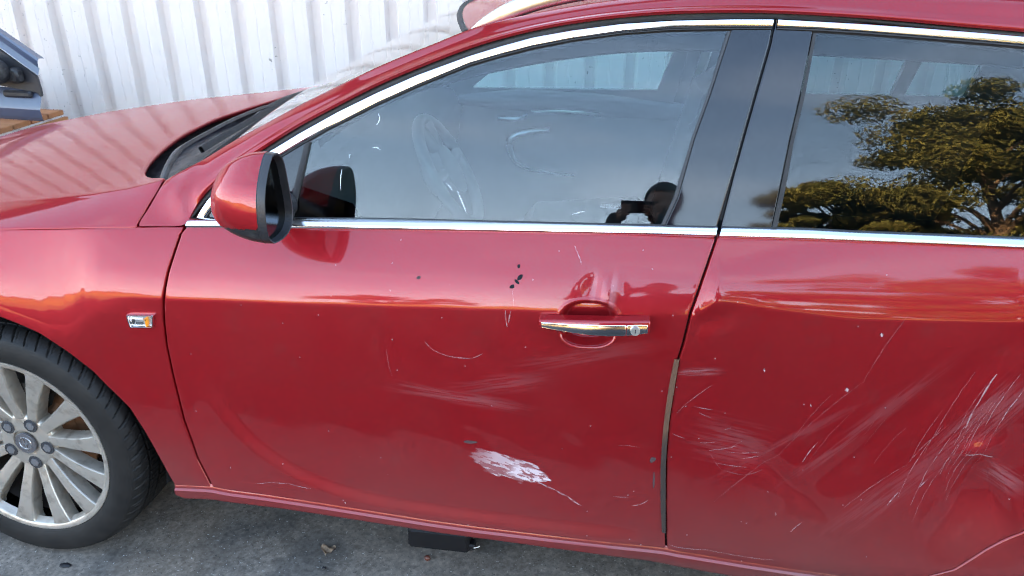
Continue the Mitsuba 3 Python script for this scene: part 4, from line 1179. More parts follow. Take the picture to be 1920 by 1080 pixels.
# ---- wheels ----
def wheel(W, c, st):
    a_, n_ = V3(math.cos(st), math.sin(st), 0), V3(math.sin(st), -math.cos(st), 0)

    def loc(yo, r, g):
        yo, r, g = np.broadcast_arrays(np.asarray(yo, float), np.asarray(r, float), np.asarray(g, float))
        return c + yo[..., None] * n_ + (r * np.cos(g))[..., None] * a_ + (r * np.sin(g))[..., None] * V3(0, 0, 1)

    def rev(prof, n=180):
        g_ = np.linspace(0, 2 * np.pi, n, endpoint=False)
        p_ = np.asarray(prof, float)
        v_, f_ = grid(loc(p_[:, None, 0], p_[:, None, 1], g_[None, :]), wrap=True)
        return v_, f_[:, ::-1]

    # tyre: smooth sidewall, then a tread cut by slanted grooves
    g_ = np.linspace(0, 2 * np.pi, 1080, endpoint=False)
    prof = np.array([(-.010, .246), (-.003, .2535), (.0015, .262), (.0055, .275), (.0060, .288), (.0045, .300), (.0020, .310), (-.0005, .3165), (-.0025, .3195), (-.0055, .3222), (-.010, .3255), (-.016, .3288), (-.023, .3316), (-.031, .3336), (-.040, .3349), (-.046, .3354), (-.0465, .3285), (-.055, .3285), (-.0555, .3358), (-.085, .3366), (-.0855, .3290), (-.096, .3290), (-.0965, .3370), (-.125, .3372), (-.154, .3370), (-.1545, .3290), (-.165, .3290), (-.1655, .3366), (-.20, .3350), (-.222, .331), (-.238, .324), (-.247, .310), (-.250, .288), (-.246, .262), (-.238, .248)])
    yo, r = prof[:, 0], prof[:, 1]
    pitch = 2 * np.pi / 66
    G = g_[None, :] + 0 * r[:, None]
    slant = G + 1.6 * (yo[:, None] + .01) * (yo[:, None] < -.003)
    ph = (slant / pitch) % 1
    cut = np.clip(1 - np.abs(ph - .5) / .075, 0, 1) ** .5
    sip = np.clip(1 - np.abs(((slant + .3 * pitch) / pitch) % 1 - .5) / .03, 0, 1)
    where = sstep(-.0025, -.008, yo)[:, None] * sstep(-.245, -.235, yo)[:, None] * (r > .318)[:, None]
    rr = r[:, None] - where * (.0065 * cut + .0025 * sip)
    P_ = loc(yo[:, None] + 0 * G, rr, G)
    wear = (meshkit.noise(P_ * 90, 3) - .5) * .0008
    P_[..., 2] = np.maximum(P_[..., 2], .0015)
    # the contact patch spreads the wall a little
    bulge = .007 * np.clip(1 - P_[..., 2] / .085, 0, 1) ** 1.5
    P_ = P_ + (n_ * np.sign(yo + .12)[:, None, None]) * bulge[..., None]
    v_, f_ = grid(P_, wrap=True)
    put(W + '__tyre', (v_, f_[:, ::-1]), 'tyre', smooth=38)
    # rim: rolled lip, barrel, hub disc
    put(W + '__rim', rev([(-.20, .225), (-.12, .222), (-.05, .228)]), 'barrel_dark', smooth=40)
    put(W + '__rim_lip', rev([(-.022, .231), (-.006, .2385), (-.0035, .2400), (-.0012, .2450), (.0004, .2510), (-.0002, .2540), (-.004, .2552), (-.012, .250)]), 'alloy', smooth=40)
    hub = rev([(-.070, .088), (-.052, .086), (-.040, .083), (-.0345, .078), (-.032, .071), (-.0302, .055), (-.0295, .040), (-.0295, .0375), (-.034, .036), (-.034, .001)], 120)
    put(W + '__hub', hub, 'alloy', smooth=35)
    N = 13
    tt_ = np.linspace(0, 1, 26)
    for k in range(N):
        g0 = math.radians(10.3 + 360 / N * k)
        r_ = .066 + (.2405 - .066) * tt_
        yc = np.interp(r_, [.066, .085, .11, .15, .19, .22, .2405], [-.0335, -.0295, -.0235, -.0145, -.0085, -.0055, -.0040])
        wf = np.interp(r_, [.066, .085, .12, .18, .225, .236, .2405], [.0140, .0132, .0138, .0180, .0240, .0268, .0318])
        wb = wf * 1.0 + np.interp(r_, [.066, .12, .2405], [.002, .0028, .002])
        dep = np.interp(r_, [.066, .10, .2405], [.030, .038, .034])
        rows_ = []
        for s_, w_, d_ in ((-1, wb, 1), (-1, wf + .0022, .12), (-1, wf * .93, 0), (-.4, wf, -.02), (.4, wf, -.02), (1, wf * .93, 0), (1, wf + .0022, .12), (1, wb, 1)):
            w0 = w_ * s_ / 1.0
            ang = g0 + np.arctan2(w0, r_)
            rows_.append(loc(yc - dep * d_, np.hypot(r_, w0), ang))
        v_, f_ = grid(np.array(rows_))
        put(num(W + '__spoke'), (v_, f_[:, ::-1]), 'alloy', smooth=42)
    for k in range(5):
        g0 = math.radians(72 * k - 7)
        cc_ = loc(-.030, .060, g0)
        m_ = trimesh.creation.cylinder(.0118, .012, sections=6)
        ring = trimesh.creation.annulus(.0125, .0165, .004, sections=28)
        Rm = np.stack([a_, V3(0, 0, 1), -n_], 1)
        put(num(W + '__bolt'), (np.array(m_.vertices) @ Rm.T + cc_ - n_ * .0025, np.array(m_.faces)), 'bolt_grey', smooth=25)
        gg_ = np.linspace(0, 2 * np.pi, 28, endpoint=False)
        rr_ = np.array([[cc_ + n_ * yo_ + q_ * (a_ * math.cos(t_) + V3(0, 0, 1) * math.sin(t_)) for t_ in gg_] for q_, yo_ in ((.0190, .0008), (.0182, .0016), (.0172, .0012), (.0001, .0010))])
        v_, f_ = grid(rr_, wrap=True)
        put(num(W + '__bolt_recess'), (v_, f_[:, ::-1]), 'recess_dark', smooth=30)
    put(W + '__cap', rev([(-.030, .0302), (-.0255, .0300), (-.0248, .0292), (-.0256, .0270), (-.0252, .018), (-.0250, .0005)], 80), 'cap_grey', smooth=30)
    rg = rev([(-.0252, .0190), (-.0236, .0184), (-.0236, .0160), (-.0252, .0154)], 60)
    bolt = np.array([(-.0215, .0012), (-.002, .0012), (.0035, .0050), (.0050, .0030), (.0225, -.0012), (.002, -.0012), (-.0035, -.0050), (-.0050, -.0030)])
    th = math.radians(-77)
    bolt = bolt @ np.array([[math.cos(th), math.sin(th)], [-math.sin(th), math.cos(th)]])
    bm = trimesh.creation.extrude_polygon(Polygon(bolt), .002, engine='earcut')
    bv = np.array(bm.vertices)
    bv = c + n_ * (-.0252 + bv[:, 2:3] + .0006) + bv[:, :1] * a_ + bv[:, 1:2] * V3(0, 0, 1)
    put(W + '__emblem', join(rg, (bv, np.array(bm.faces)[:, ::-1])), 'chrome', smooth=25)
    put(W + '__brake_disc', rev([(-.112, .155), (-.100, .155), (-.100, .10), (-.085, .085), (-.075, .08), (-.075, .001)], 90), 'rusty_iron', smooth=30)
    gg = np.radians(np.linspace(60, 125, 14))
    put(W + '__brake_caliper', grid(np.array([loc(-.055 - 0 * gg, .165, gg), loc(-.055 - 0 * gg, .105, gg), loc(-.085 - 0 * gg, .10, gg), loc(-.085 - 0 * gg, .17, gg), loc(-.055 - 0 * gg, .165, gg)])), 'caliper', smooth=30)
    put(W + '__backing', rev([(-.13, .215), (-.13, .001)], 60), 'dark_jamb')


def alloy_col(p, n, uv):
    return mix((.47, .425, .37), (.20, .165, .13), .65 * smoothstep(.45, .9, fbm(p.x * 45, p.y * 45, p.z * 45, 4)))


def tyre_col(p, n, uv):
    return mix((.005, .005, .0055), (.018, .0165, .0155), dr.clip(.2 + 1.1 * (fbm(p.x * 22, p.y * 30, p.z * 22, 4) - .35), 0, 1))


plain('alloy', mikit.proc(alloy_col), .34, .5, .62)
plain('tyre', mikit.proc(tyre_col), .62, .35)
plain('barrel_dark', (.045, .040, .038), .5, .5, .3)
plain('lamp_silver', (.55, .56, .58), .3, .5, .7)
plain('lamp_white', (.85, .85, .85), .25, .8)
plain('bolt_grey', (.20, .20, .21), .35, .5, .5)
plain('recess_dark', (.03, .03, .034), .5)
plain('cap_grey', (.09, .085, .09), .3, .5)
plain('rusty_iron', mikit.proc(lambda p, n, uv: mix((.28, .12, .05), (.10, .07, .05), fbm(p.x * 25, p.y * 25, p.z * 25, 3))), .6, .5, .3)
plain('caliper', (.05, .045, .042), .5)
wheel('red_car__front_wheel', V3(0, .0145, .335), -.0722)
wheel('red_car__rear_wheel', V3(rw, .022, .335), 0)

# ---- cabin ----
IN = 'red_car__'
put('red_car__cabin_floor', box((1.75, .93, .29), (2.9, 1.6, .03)), 'interior_dark')
# far doors' inner skins with their window openings
farwin = [Polygon([(.90, 1.0), (1.06, 1.135), (1.24, 1.23), (1.44, 1.30), (1.70, 1.325), (1.735, 1.30), (1.645, 1.019)]), Polygon([(1.86, 1.02), (1.92, 1.31), (2.60, 1.29), (2.54, 1.033)]), Polygon([(2.591, 1.035), (2.66, 1.26), (2.86, 1.22), (2.815, 1.037)])]
inner = Polygon([(.55, .30), (.50, .93), (.70, 1.10), (1.0, 1.26), (1.4, 1.37), (1.9, 1.40), (2.6, 1.37), (3.2, 1.27), (3.4, 1.0), (3.4, .3)])
for w_ in farwin:
    inner = inner.difference(w_.buffer(.004).buffer(-.002))


def far_y(z):
    return 1.705 + .03 * sstep(.5, .9, z) - .30 * np.clip(z - .98, 0, None) * 0


v, f = prism(inner, 1.735, 1.765)
put('red_car__far_door_lining', (v, f), 'interior_trim')
for w_, gl_ in zip(farwin, ('front_glass', 'privacy_glass', 'privacy_glass')):
    g_ = w_.buffer(.01)
    q_ = np.array(g_.exterior.coords)[:-1]
    pt_, pf_ = trimesh.creation.triangulate_polygon(g_, engine='earcut')
    put(num('red_car__far_window'), (np.stack([pt_[:, 0], np.full(len(pt_), 1.772), pt_[:, 1]], 1), pf_), gl_)
# padded ledge, bright handle and trim arc on the far front door
put('red_car__far_door_lining__armrest', tube([(.85, 1.70, .955), (1.1, 1.69, .965), (1.45, 1.69, .955), (1.75, 1.70, .94)], [.02, .045, .045, .03], 12), 'interior_trim', smooth=60)
put('red_car__far_door_lining__inlay', ribbon([(1.150, 1.64, .933), (1.27, 1.632, .944), (1.36, 1.632, .942), (1.425, 1.64, .934)], [(1.165, 1.64, .928), (1.27, 1.632, .933), (1.36, 1.632, .930), (1.429, 1.64, .919)], convex(.004, 5), 30), 'interior_silver', smooth=40)
put('red_car__far_door_lining__latch', tube([(1.018, 1.64, .898), (1.05, 1.635, .898), (1.085, 1.63, .899), (1.115, 1.635, .904), (1.135, 1.64, .918)], [.004, .0075, .011, .008, .004], 10), 'interior_silver', smooth=60)
arc_ = [(1.225, 1.66, .855), (1.15, 1.655, .847), (1.09, 1.652, .828), (1.064, 1.65, .797), (1.072, 1.65, .76), (1.10, 1.652, .715), (1.15, 1.655, .690), (1.23, 1.66, .678), (1.335, 1.66, .672)]
put('red_car__far_door_lining__pull', tube(resample(arc_, 50, True), np.interp(np.linspace(0, 1, 50), [0, .2, .38, .5, .65, 1], [.010, .012, .013, .008, .004, .003]), 10), 'interior_silver', smooth=60)
put('red_car__far_pillar_lining', box((1.80, 1.70, 1.18), (.075, .03, .33), roty(.22), .008), 'interior_beige')
put('red_car__seat_belt', box((1.765, 1.66, 1.16), (.045, .004, .36), roty(.20)), 'trim_grey')
# lining under the near roof rail
hlc = [(.75, 1.075), (.85, 1.15), (.95, 1.20), (1.05, 1.235), (1.18, 1.272), (1.32, 1.302), (1.45, 1.322), (1.56, 1.331), (1.70, 1.334), (2.1, 1.328), (2.5, 1.31), (3.0, 1.25)]
put('red_car__roof_side_lining', ribbon([(a, .335, b) for a, b in hlc], [(a, .285, b + .09) for a, b in hlc], [(0, 0), (.05, .006), (.15, .012), (1, .006)], 60, True), 'trim_grey', smooth=50)
# dashboard and steering wheel
dash = np.array([[(x + .04 * math.sin(3 * y), y, z) for x, z in ((.42, 1.0), (.62, 1.022), (.74, 1.030 + .03 * math.exp(-((y - .52) / .16) ** 2)), (.86, .995), (.90, .93), (.88, .80), (.84, .55), (.60, .40))] for y in np.linspace(.16, 1.70, 30)])
put('red_car__dashboard', grid(dash), 'interior_dark', smooth=50)
sc, sr_ = V3(1.035, .515, .985), .150
sn = nrm(V3(.86, 0, .50))
sa, sb_ = V3(0, 1, 0), np.cross(sn, V3(0, 1, 0))
g = np.linspace(0, 2 * np.pi, 60)
put('red_car__steering_wheel', tube(np.array([sc + sr_ * (math.cos(t_) * sa + math.sin(t_) * sb_) for t_ in g]), .0155, 12, cap=False, up=sn), 'interior_trim', smooth=True)
put('red_car__steering_wheel__boss', join(tube([sc - sn * .06, sc - sn * .02, sc + sn * .012, sc + sn * .018], [.05, .075, .07, .05], 20), *[tube([sc, sc + sr_ * (math.cos(t_) * sa + math.sin(t_) * sb_)], .016, 8) for t_ in (0.12, math.pi - .12, 1.3, 1.85)]), 'interior_trim', smooth=50)


def seat(key, y, x0):
    b1 = box((x0 - .30, y, .52), (.50, .50, .18), roty(-.12), .05)
    b2 = box((x0 + .08, y, .84), (.16, .48, .62), roty(.22), .06)
    put(key, join(b1, b2), 'seat_cloth', smooth=35)
    hs = trimesh.creation.icosphere(3)
    hv = np.array(hs.vertices)
    hv = np.sign(hv) * abs(hv) ** .6
    put(key + '__headrest', (hv * V3(.045, .115, .07) @ roty(.2).T + V3(x0 + .17, y, 1.20), np.array(hs.faces)), 'seat_cloth', smooth=True)


seat('red_car__seat', .50, 1.61)
seat('red_car__seat_001', 1.34, 1.70)
put('red_car__rear_bench', join(box((2.55, .93, .50), (.5, 1.3, .2), None, .05), box((2.86, .93, .80), (.16, 1.3, .56), roty(.25), .05)), 'seat_cloth', smooth=35)
put('red_car__load_wall', box((3.42, .93, .75), (.03, 1.6, .9)), 'interior_dark')
put('red_car__bulkhead', box((.55, .93, .60), (.03, 1.55, .62)), 'dark_jamb')
# etched number on the front pane
tm = meshkit.text_mesh('A1112655', .0078, .0006)
tv = np.array(tm.vertices)
tx = 1.4390 + tv[:, 0] * .82
tz = 1.0345 + tv[:, 1] + .012 * (tv[:, 0])
put(D1 + '__etched_number', (np.stack([tx, glass(tx, tz) + .0055 - tv[:, 2] * .5, tz], 1), np.array(tm.faces)), 'etch')
plain('etch', (.30, .32, .33), .9)

# chipped and lifted paint left of the handle, grey rubber smudges low on the door
plain('bare_dark', (.018, .018, .022), .9, .05)
plain('smudge_grey', (.085, .055, .058), .9, .05)


def fleck(key, x, z, a, b, ang, seed, bsdf):
    g_ = np.linspace(0, 2 * np.pi, 22, endpoint=False)
    r_ = 1 + .5 * (meshkit.noise(np.stack([np.cos(g_) * 1.6, np.sin(g_) * 1.6, g_ * 0 + seed], 1)) - .5)
    u_, v_ = a * r_ * np.cos(g_), b * r_ * np.sin(g_)
    c_, s_ = math.cos(ang), math.sin(ang)
    X_, Z_ = x + u_ * c_ - v_ * s_, z + u_ * s_ + v_ * c_
    put(num(key), fan(np.stack([X_, side(X_, Z_) - .0006, Z_], 1)), bsdf)


fleck('red_car__front_door__paint_chip', 1.2797, 0.8952, 0.0075, 0.0042, 0.9, 1, 'bare_dark')
fleck('red_car__front_door__paint_chip', 1.2639, 0.8765, 0.0052, 0.0038, 0.4, 2, 'bare_dark')
fleck('red_car__front_door__paint_chip', 1.2735, 0.8865, 0.003, 0.006, 0.9, 3, 'bare_dark')
fleck('red_car__front_door__paint_chip', 1.2758, 0.9162, 0.003, 0.004, 0.2, 4, 'bare_dark')
fleck('red_car__front_door__paint_chip', 1.0597, 0.8805, 0.0042, 0.003, 0.2, 5, 'smudge_grey')
fleck('red_car__front_door__paint_chip', 1.1786, 0.4887, 0.016, 0.0045, 0.05, 6, 'smudge_grey')
fleck('red_car__front_door__paint_chip', 1.5946, 0.4839, 0.0075, 0.006, 1.3, 7, 'smudge_grey')
fleck('red_car__front_door__paint_chip', 1.6017, 0.4302, 0.0022, 0.022, 0.06, 8, 'smudge_grey')


def pane_mark(A_, w_):
    A_ = resample([(x_, float(glass(x_, z_)) + .0055, z_) for x_, z_ in A_], 12, True)
    d_ = nrm(np.gradient(A_, axis=0))
    sd = nrm(np.cross(d_, V3(0, 1, 0))) * w_ * np.sin(np.linspace(.15, math.pi - .15, 12))[:, None]
    put(num(D1 + '__pane_scratch'), grid(np.stack([A_ - sd, A_ + sd])), 'glass_scratch')


plain('glass_scratch', (.75, .78, .80), .6, .3)
pane_mark([(1.1288, 1.0485), (1.1406, 1.0261), (1.1511, 1.0046)], 0.0009)
pane_mark([(0.8656, 1.0798), (0.8627, 1.0573), (0.8646, 1.035)], 0.0011)
pane_mark([(0.9332, 1.1286), (0.943, 1.1281), (0.9516, 1.1241)], 0.0009)
pane_mark([(0.943, 1.1989), (0.9461, 1.1871), (0.9395, 1.1737)], 0.0008)
pane_mark([(1.1032, 1.0634), (1.1106, 1.0573), (1.1169, 1.05)], 0.0008)
pane_mark([(1.3806, 1.0163), (1.395, 1.0216), (1.4117, 1.027)], 0.0008)
pane_mark([(0.8827, 1.1117), (0.8818, 1.1039)], 0.0007)


# ---------------- other things in the yard ----------------
plain('blue_paint', (.058, .072, .118), .22, .9)
plain('planks', mikit.proc(lambda p, n, uv: mix((.46, .20, .085), (.24, .11, .055), fbm(p.x * 4, p.y * 30, p.z * 30, 4))), .7, .3)
BY = 2.35
thing('blue_car_door', 'dark blue loose car door with a black mirror, standing by the white wall', 'car door')
skin = Polygon([(-1.489, .64), (-1.471, .753), (-1.486, .80), (-1.70, .81), (-2.55, .835), (-2.60, .63)])
v, f = prism(skin, BY, BY + .02)
xs_ = np.linspace(-2.6, -1.47, 40)
P = []
for z_, o_ in ((.632, .004), (.637, -.012), (.66, -.020), (.694, -.030), (.702, -.0305), (.73, -.020), (.77, -.004), (.800, .010)):
    P.append(np.stack([np.clip(xs_ - .012 * (.80 - z_) / .1, None, np.interp(z_, [.63, .753, .80], [-1.489, -1.471, -1.484])), np.full(40, BY + o_), np.full(40, z_) + .02 * (-1.5 - xs_) / 1.1], 1))
v2, f2 = grid(np.array(P))
n0 = np.cross(v2[f2[5, 1]] - v2[f2[5, 0]], v2[f2[5, 2]] - v2[f2[5, 0]])
put('blue_car_door__skin', (v2, f2 if n0[1] < 0 else f2[:, ::-1]), 'blue_paint', smooth=60)
fr_ = [(-2.30, 1.45), (-2.0, 1.32), (-1.632, 1.081), (-1.453, .956)]
fl_ = [(-2.30, 1.40), (-2.0, 1.265), (-1.656, 1.005), (-1.474, .868)]
A_ = np.array([(x, BY + .0, z) for x, z in fr_])
B_ = np.array([(x, BY - .01, z) for x, z in fl_])
put('blue_car_door__frame', ribbon(A_, B_, [(0, -.05), (0, .0), (.15, .004), (.5, -.004), (.55, -.016), (.95, -.008), (1, -.03)], 40), 'blue_paint', smooth=25)
tri_ = Polygon([(-1.478, .868), (-1.68, 1.018), (-1.70, .815), (-1.492, .785), (-1.474, .756), (-1.470, .80)]).buffer(-.004).buffer(.004)
put('blue_car_door__mirror_sail', prism(tri_, BY - .012, BY + .004), 'trim_black')
plain('trim_black', (.03, .03, .035), .35, .5)
hs = trimesh.creation.icosphere(3)
hv = np.array(hs.vertices)
hv = np.sign(hv) * abs(hv) ** .7
put('blue_car_door__mirror', join((hv * V3(.155, .07, .072) @ roty(.08).T + V3(-1.725, BY - .10, .905), np.array(hs.faces)), box((-1.565, BY - .045, .875), (.06, .06, .075), None, .012)), 'black_plastic', smooth=40)
put('blue_car_door__mirror_base', box((-1.60, BY - .015, .775), (.16, .03, .035), roty(.0), .010), 'trim_black')
put('blue_car_door__window_frame', ribbon([(-2.30, BY, 1.395), (-2.0, BY, 1.26), (-1.68, BY, 1.018)], [(-2.30, BY, 1.36), (-2.02, BY, 1.23), (-1.715, BY, 1.0)], [(0, -.02), (0, 0), (1, 0), (1, -.02)], 20), 'trim_black')
thing('wooden_crate', 'brown plank crate under the loose blue car door', 'crate')
for k in range(4):
    put(num('wooden_crate__plank'), box((-2.29, BY - .12 + .14 * k, .605), (1.30, .128, .028), None, .002), 'planks')
for k in range(3):
    put(num('wooden_crate__plank'), box((-2.29, BY - .21, .50 - .19 * k), (1.30, .022, .165), None, .002), 'planks')
for k in range(3):
    put(num('wooden_crate__plank'), box((-1.625, BY + .08, .50 - .19 * k), (.022, .56, .165), None, .002), 'planks')

thing('black_plastic_box', 'black moulded plastic box lying on the concrete under the sill', 'box')
pts = []
bx0, by0 = .975, .168
base = box((1.060, .200, .038), (.172, .09, .070), rotz(-.02), .009)
put('black_plastic_box__body', base, 'matt_black', smooth=30)
put('black_plastic_box__lid', box((1.050, .201, .075), (.146, .082, .014), rotz(-.02), .005), 'matt_black', smooth=30)
put('black_plastic_box__tab', box((1.150, .176, .022), (.022, .03, .018), None, .004), 'matt_black', smooth=30)
g = np.linspace(0, 5.2, 24)
put('black_plastic_box__ring', tube(np.stack([1.158 + .008 * np.cos(g), .19 + 0 * g, .048 + .008 * np.sin(g)], 1), .0018, 8, up=(0, 1, 0)), 'fixing_steel', smooth=50)
put('black_plastic_box__wire', tube([(1.146, .164, .022), (1.161, .162, .023), (1.174, .165, .027)], .0014, 6), 'fixing_bright', smooth=50)
plain('matt_black', (.010, .010, .012), .45, .4)

plain('dead_leaf_skin', mikit.proc(lambda p, n, uv: mix((.30, .21, .14), (.13, .09, .06), fbm(p.x * 200, p.y * 200, p.z * 200, 3))), .8)
plain('nut_brown', (.10, .035, .025), .3, .5)
thing('dead_leaf', 'crumpled brown dead leaf lying on the concrete left of the black box', 'leaf')
g = np.linspace(0, 2 * np.pi, 40, endpoint=False)
hr_ = np.stack([16 * np.sin(g) ** 3, 13 * np.cos(g) - 5 * np.cos(2 * g) - 2 * np.cos(3 * g) - np.cos(4 * g)], 1) / 17
rr_ = np.linspace(.05, 1, 9)
P = np.array([[(.757 + .0225 * k * q_[0], .120 + .0235 * k * q_[1], .004 + .007 * abs(k * q_[0]) ** 1.3 + .003 * math.sin(7 * q_[1] * k + 3 * q_[0] * k)) for q_ in hr_] for k in rr_])
put('dead_leaf', grid(P, wrap=True), 'dead_leaf_skin', smooth=True)
thing('acorn', 'small reddish brown nut on the concrete below the black box', 'nut')
hv = np.array(hs.vertices)
put('acorn', (hv * V3(.0085, .0075, .0075) * (1 - .25 * hv[:, :1]) @ roty(.5).T + V3(1.038, .122, .0075), np.array(hs.faces)), 'nut_brown', smooth=True)
for k, (x_, y_, s_, lb) in enumerate([(.769, .054, .0055, 'tiny dark pebble on the concrete nearest the bottom edge below the leaf'), (.085, -.030, .016, 'flat black rubber shard on the concrete below the front tyre')]):
    key = 'dark_pebble' if k == 0 else 'rubber_shard'
    thing(key, lb, 'pebble' if k == 0 else 'shard')
    pm = trimesh.creation.icosphere(2)
    pv = np.array(pm.vertices)
    pv = pv * (1 + .35 * (meshkit.noise(pv * 2.1 + k, 5)[:, None] - .5)) * V3(1, .55 if k else .8, .22 if k else .6) * s_
    put(key, (pv + V3(x_, y_, s_ * (.18 if k else .45)), np.array(pm.faces)), 'matt_black', smooth=True)

# ---------------- trees across the yard, sunlit above the wall's shadow; the panes and paint mirror them ----------------
plain('bark', mikit.proc(lambda p, n, uv: mix((.15, .115, .09), (.08, .06, .05), fbm(p.x * 4, p.y * 4, p.z * 1.2, 4))), .9, .2)
for nm, a, b in (('leaf_olive', (.050, .070, .026), (.160, .152, .054)), ('leaf_green', (.045, .065, .024), (.145, .140, .052))):
    scene[nm] = {'type': 'twosided', 'bsdf': {'type': 'diffuse', 'reflectance': mikit.proc(lambda p, n, uv, a=a, b=b: mix(a, b, fbm(p.x * 1.1, p.y * 1.1, p.z * 1.1, 3)))}}


def tree(key, label, x, y, h, spread, seed, leaf, lean=0.0, nclump=46, base=.10, flat=.50, group=None):
    r_ = np.random.default_rng(seed)
    thing(key, label, 'tree', group)
    top = V3(x + lean * h, y, h * .92)
    tr_ = resample([(x, y, -.1), (x + lean * h * .3, y + .1, h * .35), (x + lean * h * .7, y - .1, h * .68), top], 20, True)
    parts = [tube(tr_, np.linspace(.045, .008, 20) * h * .55, 9)]
    clumps = []
    for k in range(nclump):
        u_ = base + (1 - base) * r_.random() ** 1.1
        p0 = tr_[int(min(19, u_ * 19))]
        az = r_.random() * 2 * np.pi
        L_ = spread * (.30 + .75 * r_.random()) * (1.15 - .55 * abs(u_ - .62) / .4)
        p1 = p0 + V3(math.cos(az) * L_, math.sin(az) * L_, L_ * (.10 + .35 * r_.random()))
        if k % 2 == 0:
            mid = (p0 + p1) / 2 + V3(0, 0, .12 * L_)
            parts.append(tube(resample([p0 - V3(0, 0, .2 * L_), mid, p1], 8, True), np.linspace(.011, .003, 8) * h * .6, 5))
        clumps.append((p1, spread * (.13 + .16 * r_.random())))
    put(key + '__trunk', join(*parts), 'bark', smooth=50)
    V_, n_ = [], 800
    for c_, s_ in clumps:
        d_ = nrm(r_.normal(size=(n_, 3))) * (r_.random((n_, 1)) ** .45)
        p_ = c_ + d_ * s_ * V3(1.25, 1.25, flat)
        p_[:, 2] += (.5 - 1.0) * 0
        a_ = nrm(r_.normal(size=(n_, 3)))
        b_ = nrm(np.cross(a_, r_.normal(size=(n_, 3))))
        sz = (.045 + .06 * r_.random((n_, 1)))
        V_.append(np.stack([p_ - a_ * sz * 1.5, p_ + b_ * sz * .55, p_ + a_ * sz * 1.5, p_ - b_ * sz * .55], 1))
    V_ = np.concatenate(V_).reshape(-1, 3)
    i_ = np.arange(len(V_) // 4) * 4
    put(key + '__crown', (V_, np.vstack([np.stack([i_, i_ + 1, i_ + 2], 1), np.stack([i_, i_ + 2, i_ + 3], 1)])), leaf)


plain('dry_grass', mikit.proc(lambda p, n, uv: mix((.36, .23, .085), (.20, .17, .06), fbm(p.x * .8, p.y * .8, p.z * 2.5, 4))), .95, .1)
xb_ = np.linspace(-90, 70, 161)
prof_ = [(-20.5, -.05), (-21.2, .35), (-22.4, 1.35), (-23.6, 1.95), (-26, 2.15), (-34, .6), (-40, -.05)]
P = np.array([[(x_, y_ + 1.6 * math.sin(x_ * .11) + .5 * math.sin(x_ * .7), z_ * (.72 + .28 * math.sin(x_ * .23 + 1) + .12 * math.sin(x_ * 1.9))) for x_ in xb_] for y_, z_ in prof_])
v, f = grid(P)
n0 = sum(np.cross(v[f[q_, 1]] - v[f[q_, 0]], v[f[q_, 2]] - v[f[q_, 0]]) for q_ in range(0, len(f), 37))
put('grass_bank', (v, f if n0[2] > 0 else f[:, ::-1]), 'dry_grass', smooth=True)
struct('grass_bank', 'low sunlit bank of dry golden grass across the yard')

TREES = [  # key, label, x, y, height, spread, seed, leaf, lean
    ('gum_tree', 'tall spreading olive green tree across the yard, widest in the rear window reflection', 12.0, -17.5, 12.6, 4.6, 3, 'leaf_olive', -.08, 110),
    ('gum_tree_001', 'dense tree left of the tallest one, its round crown low in the rear window reflection', 7.4, -19.0, 8.8, 2.6, 4, 'leaf_olive', .0, 80),
    ('gum_tree_002', 'tall olive tree at the far right behind the spreading one', 19.5, -19.5, 12.0, 4.6, 5, 'leaf_green', .02, 90),
    ('gum_tree_003', 'small green tree mirrored low in the black door pillar', 4.9, -24.0, 7.6, 2.0, 6, 'leaf_green', .0, 40),
    ('gum_tree_004', 'narrow tree mirrored beside the rear window edge', 5.9, -18.5, 7.8, 1.2, 8, 'leaf_green', .02, 40),
    ('gum_tree_005', 'low bushy tree standing farthest left along the yard edge', -9.0, -34.0, 6.0, 3.6, 9, 'leaf_green', .0, 50),
]
for key, lb, x_, y_, h_, sp_, sd_, lf_, ln_, nc_ in TREES:
    tree(key, lb, x_, y_, h_, sp_, sd_, lf_, ln_, nc_)

# ---------------- the photographer, seen only as a reflection ----------------
plain('skin_tone', (.26, .15, .11), .5, .4)
plain('dark_jacket', (.018, .018, .024), .8, .3)
plain('dark_jeans', (.020, .025, .045), .85, .3)
plain('hair_dark', (.012, .009, .008), .6, .4)
plain('phone_black', (.01, .01, .012), .15, .6)
plain('shoe_dark', (.02, .018, .018), .6)
def bones(chain, edge=.02, it=12):
    """one smooth body from tapered bones; chain = [(p, r, q, s), ...]"""
    def ball(p, r):
        return manifold3d.Manifold.sphere(r, 20).translate(list(map(float, p)))
    man = None
    for p, r, q_, s in chain:
        b = manifold3d.Manifold.batch_hull([ball(p, r), ball(q_, s)])
        man = b if man is None else man + b
    man = man.refine_to_length(edge)
    mm = man.to_mesh()
    tm_ = trimesh.Trimesh(mm.vert_properties[:, :3], mm.tri_verts, process=True)
    trimesh.smoothing.filter_taubin(tm_, .5, .53, it)
    return np.array(tm_.vertices), np.array(tm_.faces)


